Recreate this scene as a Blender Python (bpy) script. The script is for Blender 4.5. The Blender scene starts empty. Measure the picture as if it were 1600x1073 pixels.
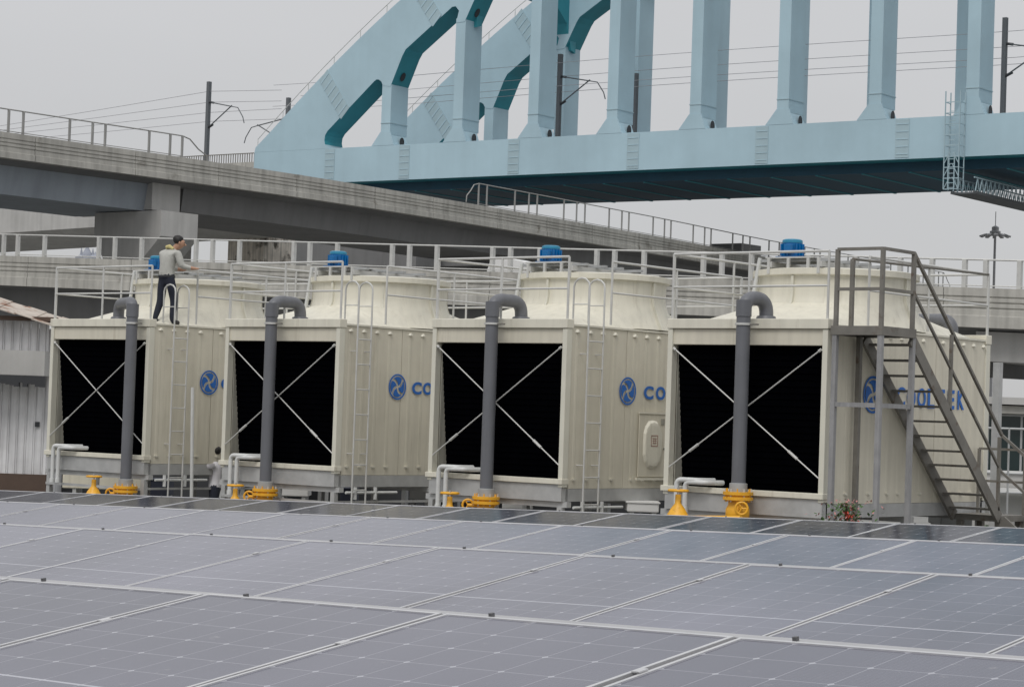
import bpy, bmesh, math, random
from mathutils import Vector as V, Matrix
random.seed(7)
SC = bpy.context.scene
COL = SC.collection
# ------------------------------------------------------------------ camera
F = 3538.6
CAM = V((18.4613, -30.3604, 1.1138))
AX = V((0.774813, 0.631251, 0.034459))     # camera right, in world axes
AY = V((0.006741, 0.046255, -0.998907))    # camera down
AZ = V((-0.632155, 0.774198, 0.031583))    # camera forward
AZ.normalize(); AX = (AX - AZ * AX.dot(AZ)).normalized(); AY = AZ.cross(AX).normalized()
cd = bpy.data.cameras.new('camera'); cam = bpy.data.objects.new('camera', cd); COL.objects.link(cam)
cd.sensor_width = 36; cd.lens = F / 1600 * 36; cd.clip_start = 0.1; cd.clip_end = 5000
m = Matrix((( AX.x, -AY.x, -AZ.x, CAM.x), (AX.y, -AY.y, -AZ.y, CAM.y), (AX.z, -AY.z, -AZ.z, CAM.z), (0, 0, 0, 1)))
cam.matrix_world = m
SC.camera = cam
# ------------------------------------------------------------------ sky, sun, exposure
w = bpy.data.worlds.new('World'); SC.world = w; w.use_nodes = True
nt = w.node_tree; N = nt.nodes; L = nt.links; N.clear()
def nd(t, **k):
    n = N.new(t)
    for a, b in k.items(): setattr(n, a, b)
    return n
SUN_EL, SUN_AZ = 52, 160
sky = nd('ShaderNodeTexSky', sky_type='NISHITA'); sky.sun_disc = False
sky.sun_elevation = math.radians(SUN_EL); sky.sun_rotation = math.radians(SUN_AZ)
bg1 = nd('ShaderNodeBackground'); bg1.inputs[1].default_value = 0.07; L.new(sky.outputs[0], bg1.inputs[0])
geo = nd('ShaderNodeTexCoord'); sep = nd('ShaderNodeSeparateXYZ'); L.new(geo.outputs['Generated'], sep.inputs[0])
ramp = nd('ShaderNodeMapRange'); ramp.inputs[1].default_value = 0.0; ramp.inputs[2].default_value = 1.0
ramp.inputs[3].default_value = 0.50; ramp.inputs[4].default_value = 1.02; L.new(sep.outputs[2], ramp.inputs[0])
no = nd('ShaderNodeTexNoise'); no.inputs['Scale'].default_value = 2.2; no.inputs['Detail'].default_value = 5
mp = nd('ShaderNodeMapping'); mp.inputs['Scale'].default_value = (1, 1, 3.5)
L.new(geo.outputs['Generated'], mp.inputs[0]); L.new(mp.outputs[0], no.inputs['Vector'])
nr = nd('ShaderNodeMapRange'); nr.inputs[3].default_value = 0.91; nr.inputs[4].default_value = 1.09; L.new(no.outputs[0], nr.inputs[0])
mu = nd('ShaderNodeMath', operation='MULTIPLY'); L.new(ramp.outputs[0], mu.inputs[0]); L.new(nr.outputs[0], mu.inputs[1])
bg2 = nd('ShaderNodeBackground'); bg2.inputs[0].default_value = (0.985, 0.985, 1.0, 1); L.new(mu.outputs[0], bg2.inputs[1])
mx = nd('ShaderNodeMixShader'); mx.inputs[0].default_value = 0.93
L.new(bg1.outputs[0], mx.inputs[1]); L.new(bg2.outputs[0], mx.inputs[2])
wo = nd('ShaderNodeOutputWorld'); L.new(mx.outputs[0], wo.inputs[0])
sd = bpy.data.lights.new('sun', 'SUN'); sd.energy = 1.2; sd.angle = math.radians(25); sd.color = (1, 0.97, 0.93)
sun = bpy.data.objects.new('sun', sd); COL.objects.link(sun)
e, a = math.radians(SUN_EL), math.radians(SUN_AZ)
sdir = V((math.sin(a) * math.cos(e), math.cos(a) * math.cos(e), math.sin(e)))
sun.rotation_euler = sdir.to_track_quat('Z', 'Y').to_euler()
vs = SC.view_settings; vs.view_transform = 'Standard'; vs.look = 'None'; vs.gamma = 1; vs.exposure = 0.12; vs.use_curve_mapping = False

# ------------------------------------------------------------------ measuring helpers (photo measurement -> place on a real plane)
def ray(x, y): return AX * ((x - 800) / F) + AY * ((y - 536.5) / F) + AZ
def on(x, y, P, n):
    d = ray(x, y); return CAM + d * ((P - CAM).dot(n) / d.dot(n))
def at(x, y, D): return CAM + ray(x, y) * D

# ------------------------------------------------------------------ materials
MATS = {}
def mat(name, col, rough=0.6, metal=0.0, var=0.0, scale=2.0, streak=0.0, bump=0.0, dirt=None, spec=None, bscale=40.0):
    if name in MATS: return MATS[name]
    mt = bpy.data.materials.new(name); mt.use_nodes = True
    n = mt.node_tree.nodes; l = mt.node_tree.links; b = n['Principled BSDF']
    b.inputs['Roughness'].default_value = rough; b.inputs['Metallic'].default_value = metal
    if spec is not None: b.inputs['Specular IOR Level'].default_value = spec
    c4 = (*col, 1)
    b.inputs['Base Color'].default_value = c4
    src = None
    if var or streak or dirt:
        g = n.new('ShaderNodeNewGeometry')
        t = n.new('ShaderNodeTexNoise'); t.inputs['Scale'].default_value = scale; t.inputs['Detail'].default_value = 8; t.inputs['Roughness'].default_value = 0.62
        l.new(g.outputs['Position'], t.inputs['Vector'])
        r = n.new('ShaderNodeMapRange'); r.inputs[1].default_value = 0.25; r.inputs[2].default_value = 0.75
        r.inputs[3].default_value = 1 - var; r.inputs[4].default_value = 1 + var; l.new(t.outputs[0], r.inputs[0])
        val = r.outputs[0]
        if streak:
            mpn = n.new('ShaderNodeMapping'); mpn.inputs['Scale'].default_value = (scale * 6, scale * 6, scale * 0.35)
            l.new(g.outputs['Position'], mpn.inputs[0])
            t2 = n.new('ShaderNodeTexNoise'); t2.inputs['Scale'].default_value = 1.0; t2.inputs['Detail'].default_value = 6; l.new(mpn.outputs[0], t2.inputs['Vector'])
            r2 = n.new('ShaderNodeMapRange'); r2.inputs[1].default_value = 0.42; r2.inputs[2].default_value = 0.72
            r2.inputs[3].default_value = 1.0; r2.inputs[4].default_value = 1 - streak; l.new(t2.outputs[0], r2.inputs[0])
            STREAK = r2.outputs[0]
            mm = n.new('ShaderNodeMath'); mm.operation = 'MULTIPLY'; l.new(val, mm.inputs[0]); l.new(r2.outputs[0], mm.inputs[1]); val = mm.outputs[0]
        vm = n.new('ShaderNodeVectorMath'); vm.operation = 'SCALE'; vm.inputs[0].default_value = col; l.new(val, vm.inputs['Scale'])
        src = vm.outputs[0]
        if streak and name.startswith('cream'):
            mp3 = n.new('ShaderNodeMapping'); mp3.inputs['Scale'].default_value = (7.0, 7.0, 0.55); mp3.inputs['Location'].default_value = (3.1, 1.7, 0.4)
            l.new(g.outputs['Position'], mp3.inputs[0]); t4 = n.new('ShaderNodeTexNoise'); t4.inputs['Scale'].default_value = 1.0; t4.inputs['Detail'].default_value = 9; t4.inputs['Roughness'].default_value = 0.7
            l.new(mp3.outputs[0], t4.inputs['Vector']); r4 = n.new('ShaderNodeMapRange'); r4.inputs[1].default_value = 0.56; r4.inputs[2].default_value = 0.78; r4.inputs[4].default_value = 0.42
            l.new(t4.outputs[0], r4.inputs[0]); m4 = n.new('ShaderNodeMix'); m4.data_type = 'RGBA'; l.new(r4.outputs[0], m4.inputs[0]); l.new(src, m4.inputs[6]); m4.inputs[7].default_value = (0.26, 0.215, 0.15, 1)
            src = m4.outputs[2]
        if dirt:
            t3 = n.new('ShaderNodeTexNoise'); t3.inputs['Scale'].default_value = scale * 1.7; t3.inputs['Detail'].default_value = 10; l.new(g.outputs['Position'], t3.inputs['Vector'])
            r3 = n.new('ShaderNodeMapRange'); r3.inputs[1].default_value = dirt[1]; r3.inputs[2].default_value = dirt[1] + 0.12; l.new(t3.outputs[0], r3.inputs[0])
            mi = n.new('ShaderNodeMix'); mi.data_type = 'RGBA'; l.new(r3.outputs[0], mi.inputs[0]); l.new(src, mi.inputs[6]); mi.inputs[7].default_value = (*dirt[0], 1)
            src = mi.outputs[2]
        l.new(src, b.inputs['Base Color'])
        rr = n.new('ShaderNodeMapRange'); rr.inputs[3].default_value = max(0.03, rough - 0.1); rr.inputs[4].default_value = min(1, rough + 0.1)
        l.new(t.outputs[0], rr.inputs[0]); l.new(rr.outputs[0], b.inputs['Roughness'])
    if bump:
        g = n.new('ShaderNodeNewGeometry'); t = n.new('ShaderNodeTexNoise'); t.inputs['Scale'].default_value = bscale; t.inputs['Detail'].default_value = 4
        l.new(g.outputs['Position'], t.inputs['Vector'])
        bp = n.new('ShaderNodeBump'); bp.inputs['Strength'].default_value = bump; bp.inputs['Distance'].default_value = 0.02
        l.new(t.outputs[0], bp.inputs['Height']); l.new(bp.outputs[0], b.inputs['Normal'])
    MATS[name] = mt
    return mt
cream = mat('cream_frp', (0.645, 0.61, 0.505), 0.5, var=0.07, scale=1.3, streak=0.10, bump=0.15, bscale=6)
creamL = mat('cream_stack', (0.70, 0.675, 0.575), 0.45, var=0.06, scale=1.1, streak=0.10, bump=0.1, bscale=5)
rib_m = mat('cream_trim', (0.65, 0.635, 0.545), 0.5, var=0.06, scale=2)
cheek = mat('grey_cheek', (0.36, 0.35, 0.30), 0.7, var=0.15, scale=2, streak=0.3)
galv = mat('galvanised_steel', (0.42, 0.43, 0.43), 0.5, 0.35, var=0.15, scale=4)
galvb = mat('galvanised_rail', (0.56, 0.56, 0.54), 0.5, 0.2, var=0.1, scale=4)
galvd = mat('weathered_steel', (0.20, 0.19, 0.17), 0.6, 0.3, var=0.25, scale=3, dirt=((0.12, 0.085, 0.06), 0.6))
galvm = mat('support_steel', (0.46, 0.465, 0.46), 0.55, 0.3, var=0.18, scale=3)
galvv = mat('viaduct_rail_steel', (0.30, 0.30, 0.29), 0.6, 0.1, var=0.15, scale=1)
black = mat('black_fill', (0.0012, 0.0013, 0.002), 0.9, var=0.2, scale=5, spec=0.0)
pvc = mat('grey_pvc_pipe', (0.135, 0.14, 0.155), 0.45, var=0.1, scale=2, streak=0.12)
wpvc = mat('white_pvc_pipe', (0.62, 0.63, 0.62), 0.4, var=0.1, scale=6)
yel = mat('yellow_valve_paint', (0.78, 0.40, 0.025), 0.45, var=0.15, scale=8, dirt=((0.30, 0.13, 0.03), 0.64))
blue_motor = mat('blue_motor_paint', (0.0, 0.13, 0.36), 0.35, var=0.08, scale=6)
teal_motor = mat('teal_fan_cowl', (0.02, 0.22, 0.36), 0.4)
logo_m = mat('blue_logo_print', (0.014, 0.13, 0.47), 0.5, var=0.05)
bridge = mat('blue_bridge_paint', (0.39, 0.54, 0.615), 0.55, var=0.12, scale=0.12, streak=0.05)
bridge2 = mat('blue_bridge_plate', (0.35, 0.47, 0.52), 0.6, var=0.1, scale=0.5)
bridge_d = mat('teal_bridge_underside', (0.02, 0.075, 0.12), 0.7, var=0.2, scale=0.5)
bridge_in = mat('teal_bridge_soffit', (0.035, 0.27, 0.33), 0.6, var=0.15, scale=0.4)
conc = mat('weathered_concrete', (0.44, 0.43, 0.395), 0.85, var=0.2, scale=0.5, streak=0.3, bump=0.3, bscale=8, dirt=((0.17, 0.155, 0.13), 0.63))
conc2 = mat('pale_concrete', (0.46, 0.455, 0.44), 0.85, var=0.15, scale=0.35, streak=0.15, bump=0.2, bscale=8)
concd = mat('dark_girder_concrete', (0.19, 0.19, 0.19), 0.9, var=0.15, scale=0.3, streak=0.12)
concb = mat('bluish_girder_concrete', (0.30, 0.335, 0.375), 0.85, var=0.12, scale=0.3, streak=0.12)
stain = mat('stained_column_concrete', (0.80, 0.74, 0.66), 0.9, var=0.3, scale=0.7, streak=0.55, dirt=((0.10, 0.09, 0.075), 0.56))
mastm = mat('catenary_mast_grey', (0.11, 0.12, 0.13), 0.6)
wire = mat('catenary_wire', (0.16, 0.16, 0.17), 0.6)
wiref = mat('distant_wire', (0.34, 0.34, 0.36), 0.7)
roofm = mat('roof_membrane', (0.16, 0.16, 0.165), 0.9, var=0.2, scale=0.5)
groundm = mat('yard_concrete', (0.20, 0.20, 0.19), 0.95, var=0.3, scale=0.3)
alu = mat('panel_frame_aluminium', (0.62, 0.62, 0.63), 0.35, 0.5, var=0.08, scale=3)
aluD = mat('mounting_rail_grey', (0.42, 0.42, 0.43), 0.45, 0.4, var=0.1, scale=3)
clampm = mat('clamp_dark', (0.14, 0.14, 0.145), 0.5, 0.5)
shedm = mat('shed_corrugated_sheet', (0.70, 0.70, 0.71), 0.6, 0.0, var=0.15, scale=1.5, streak=0.25)
rust = mat('rusty_roof_sheet', (0.44, 0.39, 0.34), 0.8, var=0.25, scale=2, dirt=((0.24, 0.13, 0.085), 0.53))
brown = mat('brown_footing', (0.09, 0.06, 0.045), 0.8, var=0.2)
whitep = mat('white_paint', (0.70, 0.70, 0.69), 0.5, var=0.05)
darkbox = mat('dark_equipment', (0.03, 0.032, 0.036), 0.6, var=0.2)
greyd = mat('grey_equipment', (0.20, 0.205, 0.20), 0.6, var=0.2)
skin = mat('skin', (0.42, 0.24, 0.16), 0.6)
shirt = mat('grey_shirt', (0.42, 0.42, 0.39), 0.9, var=0.12, scale=9, bump=0.4, bscale=30)
wshirt = mat('white_shirt', (0.66, 0.65, 0.68), 0.9, var=0.15, scale=9)
jeans = mat('navy_trousers', (0.02, 0.024, 0.04), 0.9, var=0.2, scale=12)
hairm = mat('black_hair', (0.008, 0.007, 0.007), 0.6)
shoe = mat('dark_shoes', (0.03, 0.03, 0.03), 0.6)
towel = mat('yellow_towel', (0.55, 0.48, 0.22), 0.9)
paper = mat('white_paper', (0.75, 0.75, 0.74), 0.8)
leafm = mat('plant_leaf', (0.06, 0.12, 0.035), 0.7, var=0.4, scale=20)
redf = mat('red_petal', (0.55, 0.06, 0.03), 0.6)
pinkf = mat('pink_petal', (0.45, 0.20, 0.19), 0.6, var=0.2)
redprint = mat('faded_red_print', (0.36, 0.22, 0.18), 0.7)
lampm = mat('floodlight_grey', (0.42, 0.42, 0.43), 0.6)

def glass_dark():
    mt = bpy.data.materials.new('window_glass'); mt.use_nodes = True
    b = mt.node_tree.nodes['Principled BSDF']; b.inputs['Base Color'].default_value = (0.02, 0.035, 0.035, 1); b.inputs['Roughness'].default_value = 0.08
    return mt
glassm = glass_dark()

def solar_mat(name, base, rough, dust, spec):
    mt = bpy.data.materials.new(name); mt.use_nodes = True
    n = mt.node_tree.nodes; l = mt.node_tree.links; b = n['Principled BSDF']
    def mth(op, a=None, bb=None, c=None):
        q = n.new('ShaderNodeMath'); q.operation = op
        for i, x in enumerate((a, bb, c)):
            if x is None: continue
            if isinstance(x, (int, float)): q.inputs[i].default_value = x
            else: l.new(x, q.inputs[i])
        return q.outputs[0]
    uv = n.new('ShaderNodeUVMap'); s = n.new('ShaderNodeSeparateXYZ'); l.new(uv.outputs[0], s.inputs[0])
    u, v = s.outputs[0], s.outputs[1]
    def dist(x, k):      # distance to nearest grid line in cell units
        f = mth('FRACT', mth('MULTIPLY', x, k)); return mth('SUBTRACT', 0.5, mth('ABSOLUTE', mth('SUBTRACT', f, 0.5)))
    du, dv = dist(u, 6.0), dist(v, 12.0)
    line = mth('MAXIMUM', mth('LESS_THAN', du, 0.010), mth('LESS_THAN', dv, 0.010))
    dia = mth('LESS_THAN', mth('ADD', du, dv), 0.065)
    bus = mth('MULTIPLY', mth('LESS_THAN', dist(u, 60.0), 0.07), 0.12)
    mid = mth('LESS_THAN', mth('ABSOLUTE', mth('SUBTRACT', v, 0.5)), 0.0028)
    mask = mth('MAXIMUM', mth('MAXIMUM', mth('MULTIPLY', line, 0.36), mth('MULTIPLY', dia, 0.6)), mth('MAXIMUM', mth('MULTIPLY', mid, 0.7), mth('MULTIPLY', bus, 0.25)))
    g = n.new('ShaderNodeNewGeometry'); t = n.new('ShaderNodeTexNoise'); t.inputs['Scale'].default_value = 1.1; t.inputs['Detail'].default_value = 8
    mpp = n.new('ShaderNodeMapping'); mpp.inputs['Scale'].default_value = (1.0, 0.45, 1); l.new(g.outputs['Position'], mpp.inputs[0]); l.new(mpp.outputs[0], t.inputs['Vector'])
    oi = n.new('ShaderNodeObjectInfo')
    mi = n.new('ShaderNodeMix'); mi.data_type = 'RGBA'; l.new(mask, mi.inputs[0]); mi.inputs[6].default_value = (*base, 1); mi.inputs[7].default_value = (0.55, 0.56, 0.6, 1)
    mi2 = n.new('ShaderNodeMix'); mi2.data_type = 'RGBA'
    dd = mth('MULTIPLY', mth('ADD', mth('MULTIPLY', t.outputs[0], 1.2), mth('MULTIPLY', oi.outputs['Random'], 0.35)), dust)
    l.new(dd, mi2.inputs[0]); l.new(mi.outputs[2], mi2.inputs[6]); mi2.inputs[7].default_value = (0.355, 0.35, 0.43, 1)
    t5 = n.new('ShaderNodeTexNoise'); t5.inputs['Scale'].default_value = 11.0; t5.inputs['Detail'].default_value = 6; t5.inputs['Roughness'].default_value = 0.7; l.new(g.outputs['Position'], t5.inputs['Vector'])
    r5 = n.new('ShaderNodeMapRange'); r5.inputs[1].default_value = 0.64; r5.inputs[2].default_value = 0.74; r5.inputs[4].default_value = 0.30; l.new(t5.outputs[0], r5.inputs[0])
    mi3 = n.new('ShaderNodeMix'); mi3.data_type = 'RGBA'; l.new(r5.outputs[0], mi3.inputs[0]); l.new(mi2.outputs[2], mi3.inputs[6]); mi3.inputs[7].default_value = (0.42, 0.41, 0.40, 1)
    l.new(mi3.outputs[2], b.inputs['Base Color'])
    rr = mth('ADD', mth('MULTIPLY', t.outputs[0], 0.10), rough - 0.05); l.new(rr, b.inputs['Roughness'])
    b.inputs['Specular IOR Level'].default_value = spec; b.inputs['Specular Tint'].default_value = (0.86, 0.92, 1.0, 1)
    return mt
sol_far = solar_mat('solar_glass_dark_reflection', (0.010, 0.013, 0.024), 0.10, 0.05, 0.035)  # low-dust far row; its dark reflections are put into the base colour
sol_mid = solar_mat('solar_glass_dusty', (0.030, 0.032, 0.054), 0.15, 0.38, 0.36)
sol_near = solar_mat('solar_glass_dusty_near', (0.026, 0.028, 0.048), 0.18, 0.27, 0.34)

# ------------------------------------------------------------------ mesh builder
class MB:
    def __init__(s): s.v = []; s.f = []; s.smooth = False
    def box(s, x0, x1, y0, y1, z0, z1):
        b = len(s.v)
        s.v += [V((x, y, z)) for z in (z0, z1) for y in (y0, y1) for x in (x0, x1)]
        s.f += [[b+i for i in q] for q in ((0,2,3,1),(4,5,7,6),(0,1,5,4),(2,6,7,3),(0,4,6,2),(1,3,7,5))]
        return s
    def obox(s, c, ax, ay, az, hx, hy, hz):
        b = len(s.v)
        s.v += [c + ax*(hx*i) + ay*(hy*j) + az*(hz*k) for k in (-1,1) for j in (-1,1) for i in (-1,1)]
        s.f += [[b+i for i in q] for q in ((0,2,3,1),(4,5,7,6),(0,1,5,4),(2,6,7,3),(0,4,6,2),(1,3,7,5))]
        return s
    def bar(s, p, q, wd, ht=None, up=V((0,0,1))):
        p, q = V(p), V(q); d = (q-p); ln = d.length; d.normalize()
        sd_ = d.cross(up)
        if sd_.length < 1e-4: sd_ = d.cross(V((0,1,0)))
        sd_.normalize(); u2 = sd_.cross(d)
        return s.obox((p+q)/2, d, sd_, u2, ln/2, wd/2, (ht or wd)/2)
    def tube(s, pts, r, n=10, cap=True):
        pts = [V(p) for p in pts]; rs = r if isinstance(r, (list, tuple)) else [r]*len(pts)
        t0 = (pts[1]-pts[0]).normalized(); ref = V((0,0,1)) if abs(t0.z) < 0.9 else V((0,1,0))
        a = t0.cross(ref).normalized(); base = len(s.v)
        for i, p in enumerate(pts):
            if i == 0: t = t0; k = 1
            elif i == len(pts)-1: t = (pts[i]-pts[i-1]).normalized(); k = 1
            else:
                t1 = (pts[i]-pts[i-1]).normalized(); t2 = (pts[i+1]-pts[i]).normalized(); t = (t1+t2).normalized(); k = 1
            a = (a - t*a.dot(t)).normalized(); b = t.cross(a)
            for j in range(n):
                th = 2*math.pi*j/n; s.v.append(p + (a*math.cos(th)+b*math.sin(th))*rs[i])
        for i in range(len(pts)-1):
            for j in range(n):
                s.f.append([base+i*n+j, base+i*n+(j+1)%n, base+(i+1)*n+(j+1)%n, base+(i+1)*n+j])
        if cap:
            s.f.append([base+j for j in range(n)][::-1]); s.f.append([base+(len(pts)-1)*n+j for j in range(n)])
        s.smooth = True
        return s
    def lathe(s, c, prof, n=32, a0=0.0, a1=2*math.pi, axis='z'):
        c = V(c); full = abs(a1-a0-2*math.pi) < 1e-6; m_ = n if full else n+1; base = len(s.v)
        for r, z in prof:
            for j in range(m_):
                th = a0+(a1-a0)*j/n; x, y = r*math.cos(th), r*math.sin(th)
                s.v.append(c + (V((x, y, z)) if axis == 'z' else V((z, x, y)) if axis == 'x' else V((x, z, y))))
        for i in range(len(prof)-1):
            for j in range(n):
                s.f.append([base+i*m_+j, base+i*m_+(j+1)%m_, base+(i+1)*m_+(j+1)%m_, base+(i+1)*m_+j])
        s.smooth = True
        return s
    def prism(s, poly, o, ux, uy, uz, t):       # poly in (ux,uy) plane, thickness t along uz, convex or simple
        b = len(s.v); n = len(poly)
        for k in (0, 1):
            s.v += [V(o)+ux*p[0]+uy*p[1]+uz*(t*k) for p in poly]
        s.f.append([b+i for i in range(n)][::-1]); s.f.append([b+n+i for i in range(n)])
        for i in range(n): s.f.append([b+i, b+(i+1)%n, b+n+(i+1)%n, b+n+i])
        return s
    def quad(s, *p):
        b = len(s.v); s.v += [V(q) for q in p]; s.f.append(list(range(b, b+len(p)))); return s
    def build(s, name, mt, parent=None, uv=None, bevel=0):
        off = V((0,0,0)); o = parent
        while o is not None: off += o.location; o = o.parent
        me = bpy.data.meshes.new(name)
        c = off
        if parent is None:
            c = V((0,0,0))
        me.from_pydata([tuple(p-c) for p in s.v], [], s.f)
        for x in (mt if isinstance(mt, list) else [mt]): me.materials.append(x)
        if s.smooth:
            me.polygons.foreach_set('use_smooth', [len(p.vertices) == 4 for p in me.polygons])
            try: me.set_sharp_from_angle(angle=math.radians(40))
            except Exception: pass
        bm = bmesh.new(); bm.from_mesh(me); bmesh.ops.recalc_face_normals(bm, faces=bm.faces); bm.to_mesh(me); bm.free()
        me.update()
        o = bpy.data.objects.new(name, me); COL.objects.link(o)
        if parent is not None: o.parent = parent
        if bevel:
            md = o.modifiers.new('bevel', 'BEVEL'); md.width = bevel; md.segments = 2; md.limit_method = 'ANGLE'
        return o
def thing(name, loc, label, cat, group=None):
    o = bpy.data.objects.new(name, None); COL.objects.link(o); o.location = loc; o.empty_display_size = 0.2
    tag(o, label, cat, group); return o
def tag(o, label, cat, group=None):
    o['label'] = label; o['category'] = cat
    if group: o['group'] = group
    return o
def struct(o, kind='structure'): o['kind'] = kind; return o
def dup(o, parent=None):
    c = o.copy(); COL.objects.link(c)
    if parent is not None: c.parent = parent
    for ch in list(o.children): dup(ch, c)
    return c
X, Y, Z = V((1,0,0)), V((0,1,0)), V((0,0,1))

# ================================================================== GROUND
GZ = -1.55
g = MB(); g.quad((-1500,-700,GZ), (1500,-700,GZ), (1500,2500,GZ), (-1500,2500,GZ)); struct(g.build('ground', groundm))

# ================================================================== SWEPT DECKS
def resample(pts, step):
    pts = [V((p[0], p[1], p[2] if len(p) > 2 else 0)) for p in pts]
    out = []
    n = len(pts)
    for i in range(n-1):
        p0 = pts[max(i-1,0)]; p1 = pts[i]; p2 = pts[i+1]; p3 = pts[min(i+2,n-1)]
        k = max(2, int((p2-p1).length/step))
        for j in range(k):
            t = j/k
            out.append(0.5*((2*p1)+(-p0+p2)*t+(2*p0-5*p1+4*p2-p3)*t*t+(-p0+3*p1-3*p2+p3)*t**3))
    out.append(pts[-1]); return out
def frame(path, i):
    a_ = path[max(i-1,0)]; b_ = path[min(i+1,len(path)-1)]; d = (b_-a_); d.z = 0; d.normalize()
    return d, V((d.y, -d.x, 0))     # direction, outward (right-hand side)
def sweep(mb, path, prof, i0=0, i1=None, inset0=0.0, inset1=0.0):
    i1 = len(path)-1 if i1 is None else i1
    base = len(mb.v); n = len(prof)
    for i in range(i0, i1+1):
        d, o = frame(path, i); p = path[i].copy()
        if i == i0: p = p + d*inset0
        if i == i1: p = p - d*inset1
        for q in prof: mb.v.append(p + o*q[0] + Z*q[1])
    for k in range(i1-i0):
        for j in range(n):
            mb.f.append([base+k*n+j, base+k*n+(j+1)%n, base+(k+1)*n+(j+1)%n, base+(k+1)*n+j])
    mb.f.append([base+j for j in range(n)]); mb.f.append([base+(i1-i0)*n+j for j in range(n)][::-1])
    return mb
def parapet_prof(h, fascia, t=0.28):
    # outer face with three recessed grooves; top at 0
    p = [(0, 0)]
    for z in (0.30, 0.50, 0.70):
        zz = -h*z
        p += [(0, zz), (-0.05, zz-0.02), (-0.05, zz-0.07), (0.0, zz-0.09)]
    p += [(0, -h), (0.05, -h-0.02), (0.05, -h-fascia), (-0.5, -h-fascia), (-0.5, -h), (-t, -h), (-t, 0)]
    return p
def railing(name, label, path, posts, z_top, side_off, h, group, mt, rpost=0.07, curve0=False, curve1=False):
    """posts: list of arc parameters along path as points (V)."""
    t = thing(name, posts[0].copy(), label, 'railing', group)
    tops = [p + Z*h for p in posts]
    mb = MB()
    pl = list(tops)
    if curve0:
        d = (posts[0]-posts[1]).normalized(); pl = [posts[0]+d*(1.5)+Z*(h*0.05), posts[0]+d*1.45+Z*(h*0.35), posts[0]+d*1.0+Z*h*0.6, posts[0]+d*0.6+Z*(h*0.9)] + pl
    if curve1:
        d = (posts[-1]-posts[-2]).normalized(); pl = pl + [posts[-1]+d*0.6+Z*(h*0.9), posts[-1]+d*1.3+Z*(h*0.5), posts[-1]+d*2.0+Z*(h*0.25), posts[-1]+d*2.05+Z*(h*0.02)]
    mb.tube(pl, 0.04, 6).build('top_rail', mt, t)
    for p in posts:
        MB().bar(p, p+Z*h, rpost).build('post', mt, t)
    MB().tube([p+Z*0.09 for p in posts], 0.025, 6).build('bottom_rail', mt, t)
    return t

# ---- upper ramp viaduct
RZ = 15.6
rp = resample([(-81.3,-40,RZ), (-81.3,10,RZ), (-81.3,47,RZ), (-81.0,60.5,RZ), (-81.6,77.6,RZ), (-85.6,113.4,RZ), (-89.0,136.3,RZ), (-92.5,171,RZ), (-100,215,RZ), (-112,260,RZ)], 1.5)
ramp = thing('upper_viaduct', (-81,60,GZ), 'high curving concrete viaduct with grooved parapet passing in front of the blue arch bridge', 'viaduct')
segs = []; acc = 0; last = 0; segs.append(0)
for i in range(1, len(rp)):
    acc += (rp[i]-rp[i-1]).length
    if acc > 6.2: segs.append(i); acc = 0
for a_, b_ in zip(segs[:-1], segs[1:]):
    sweep(MB(), rp, parapet_prof(1.05, 0.36), a_, b_, 0.02, 0.02).build('parapet_panel', conc, ramp)
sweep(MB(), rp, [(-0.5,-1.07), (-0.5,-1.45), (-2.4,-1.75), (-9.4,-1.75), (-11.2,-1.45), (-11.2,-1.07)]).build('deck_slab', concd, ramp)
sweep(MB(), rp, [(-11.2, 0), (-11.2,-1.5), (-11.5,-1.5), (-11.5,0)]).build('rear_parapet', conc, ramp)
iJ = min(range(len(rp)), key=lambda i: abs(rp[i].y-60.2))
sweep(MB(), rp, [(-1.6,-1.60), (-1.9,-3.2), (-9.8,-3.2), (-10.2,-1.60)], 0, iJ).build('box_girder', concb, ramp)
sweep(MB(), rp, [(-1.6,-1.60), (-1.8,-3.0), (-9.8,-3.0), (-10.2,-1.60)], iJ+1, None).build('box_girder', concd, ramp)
# expansion-joint diaphragm and hammerhead pier
pj_ = rp[iJ]
MB().box(pj_.x-9.9, pj_.x-1.2, pj_.y-1.5, pj_.y+0.7, RZ-3.15, RZ-1.50).build('diaphragm', conc2, ramp)
def pier(parent, x1, y0, ztop, wcap, ycap, hcap, wcol, mt, mtc=None):
    # cap runs along X and ends (pale end face) at x1
    mb = MB(); mb.prism([(0, 0), (0, -hcap*0.55), (-wcap*0.22, -hcap), (-wcap*0.78, -hcap), (-wcap, -hcap*0.55), (-wcap, 0)], (x1, y0-ycap/2, ztop), X, Z, Y, ycap)
    mb.build('pier_cap', mt, parent)
    MB().box(x1-wcap/2-wcol/2, x1-wcap/2+wcol/2, y0-ycap*0.4, y0+ycap*0.4, GZ, ztop-hcap+0.01).build('pier_column', mtc or mt, parent)
MB().prism([(0,0),(0,-1.5),(-1.8,-3.1),(-4.8,-3.1),(-5.9,-1.4),(-5.9,0)], (pj_.x+0.0, pj_.y-1.8, RZ-3.25), X, Z, Y, 2.9).build('pier_cap', conc2, ramp)
MB().box(pj_.x-4.7, pj_.x-1.9, pj_.y-1.5, pj_.y+0.8, GZ, RZ-6.3).build('pier_column', concd, ramp)
for dy in (-0.3, 1.2):
    MB().box(pj_.x-3.2, pj_.x-2.4, pj_.y+dy-0.3, pj_.y+dy+0.3, RZ-3.26, RZ-3.14).build('bearing', darkbox, ramp)
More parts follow.
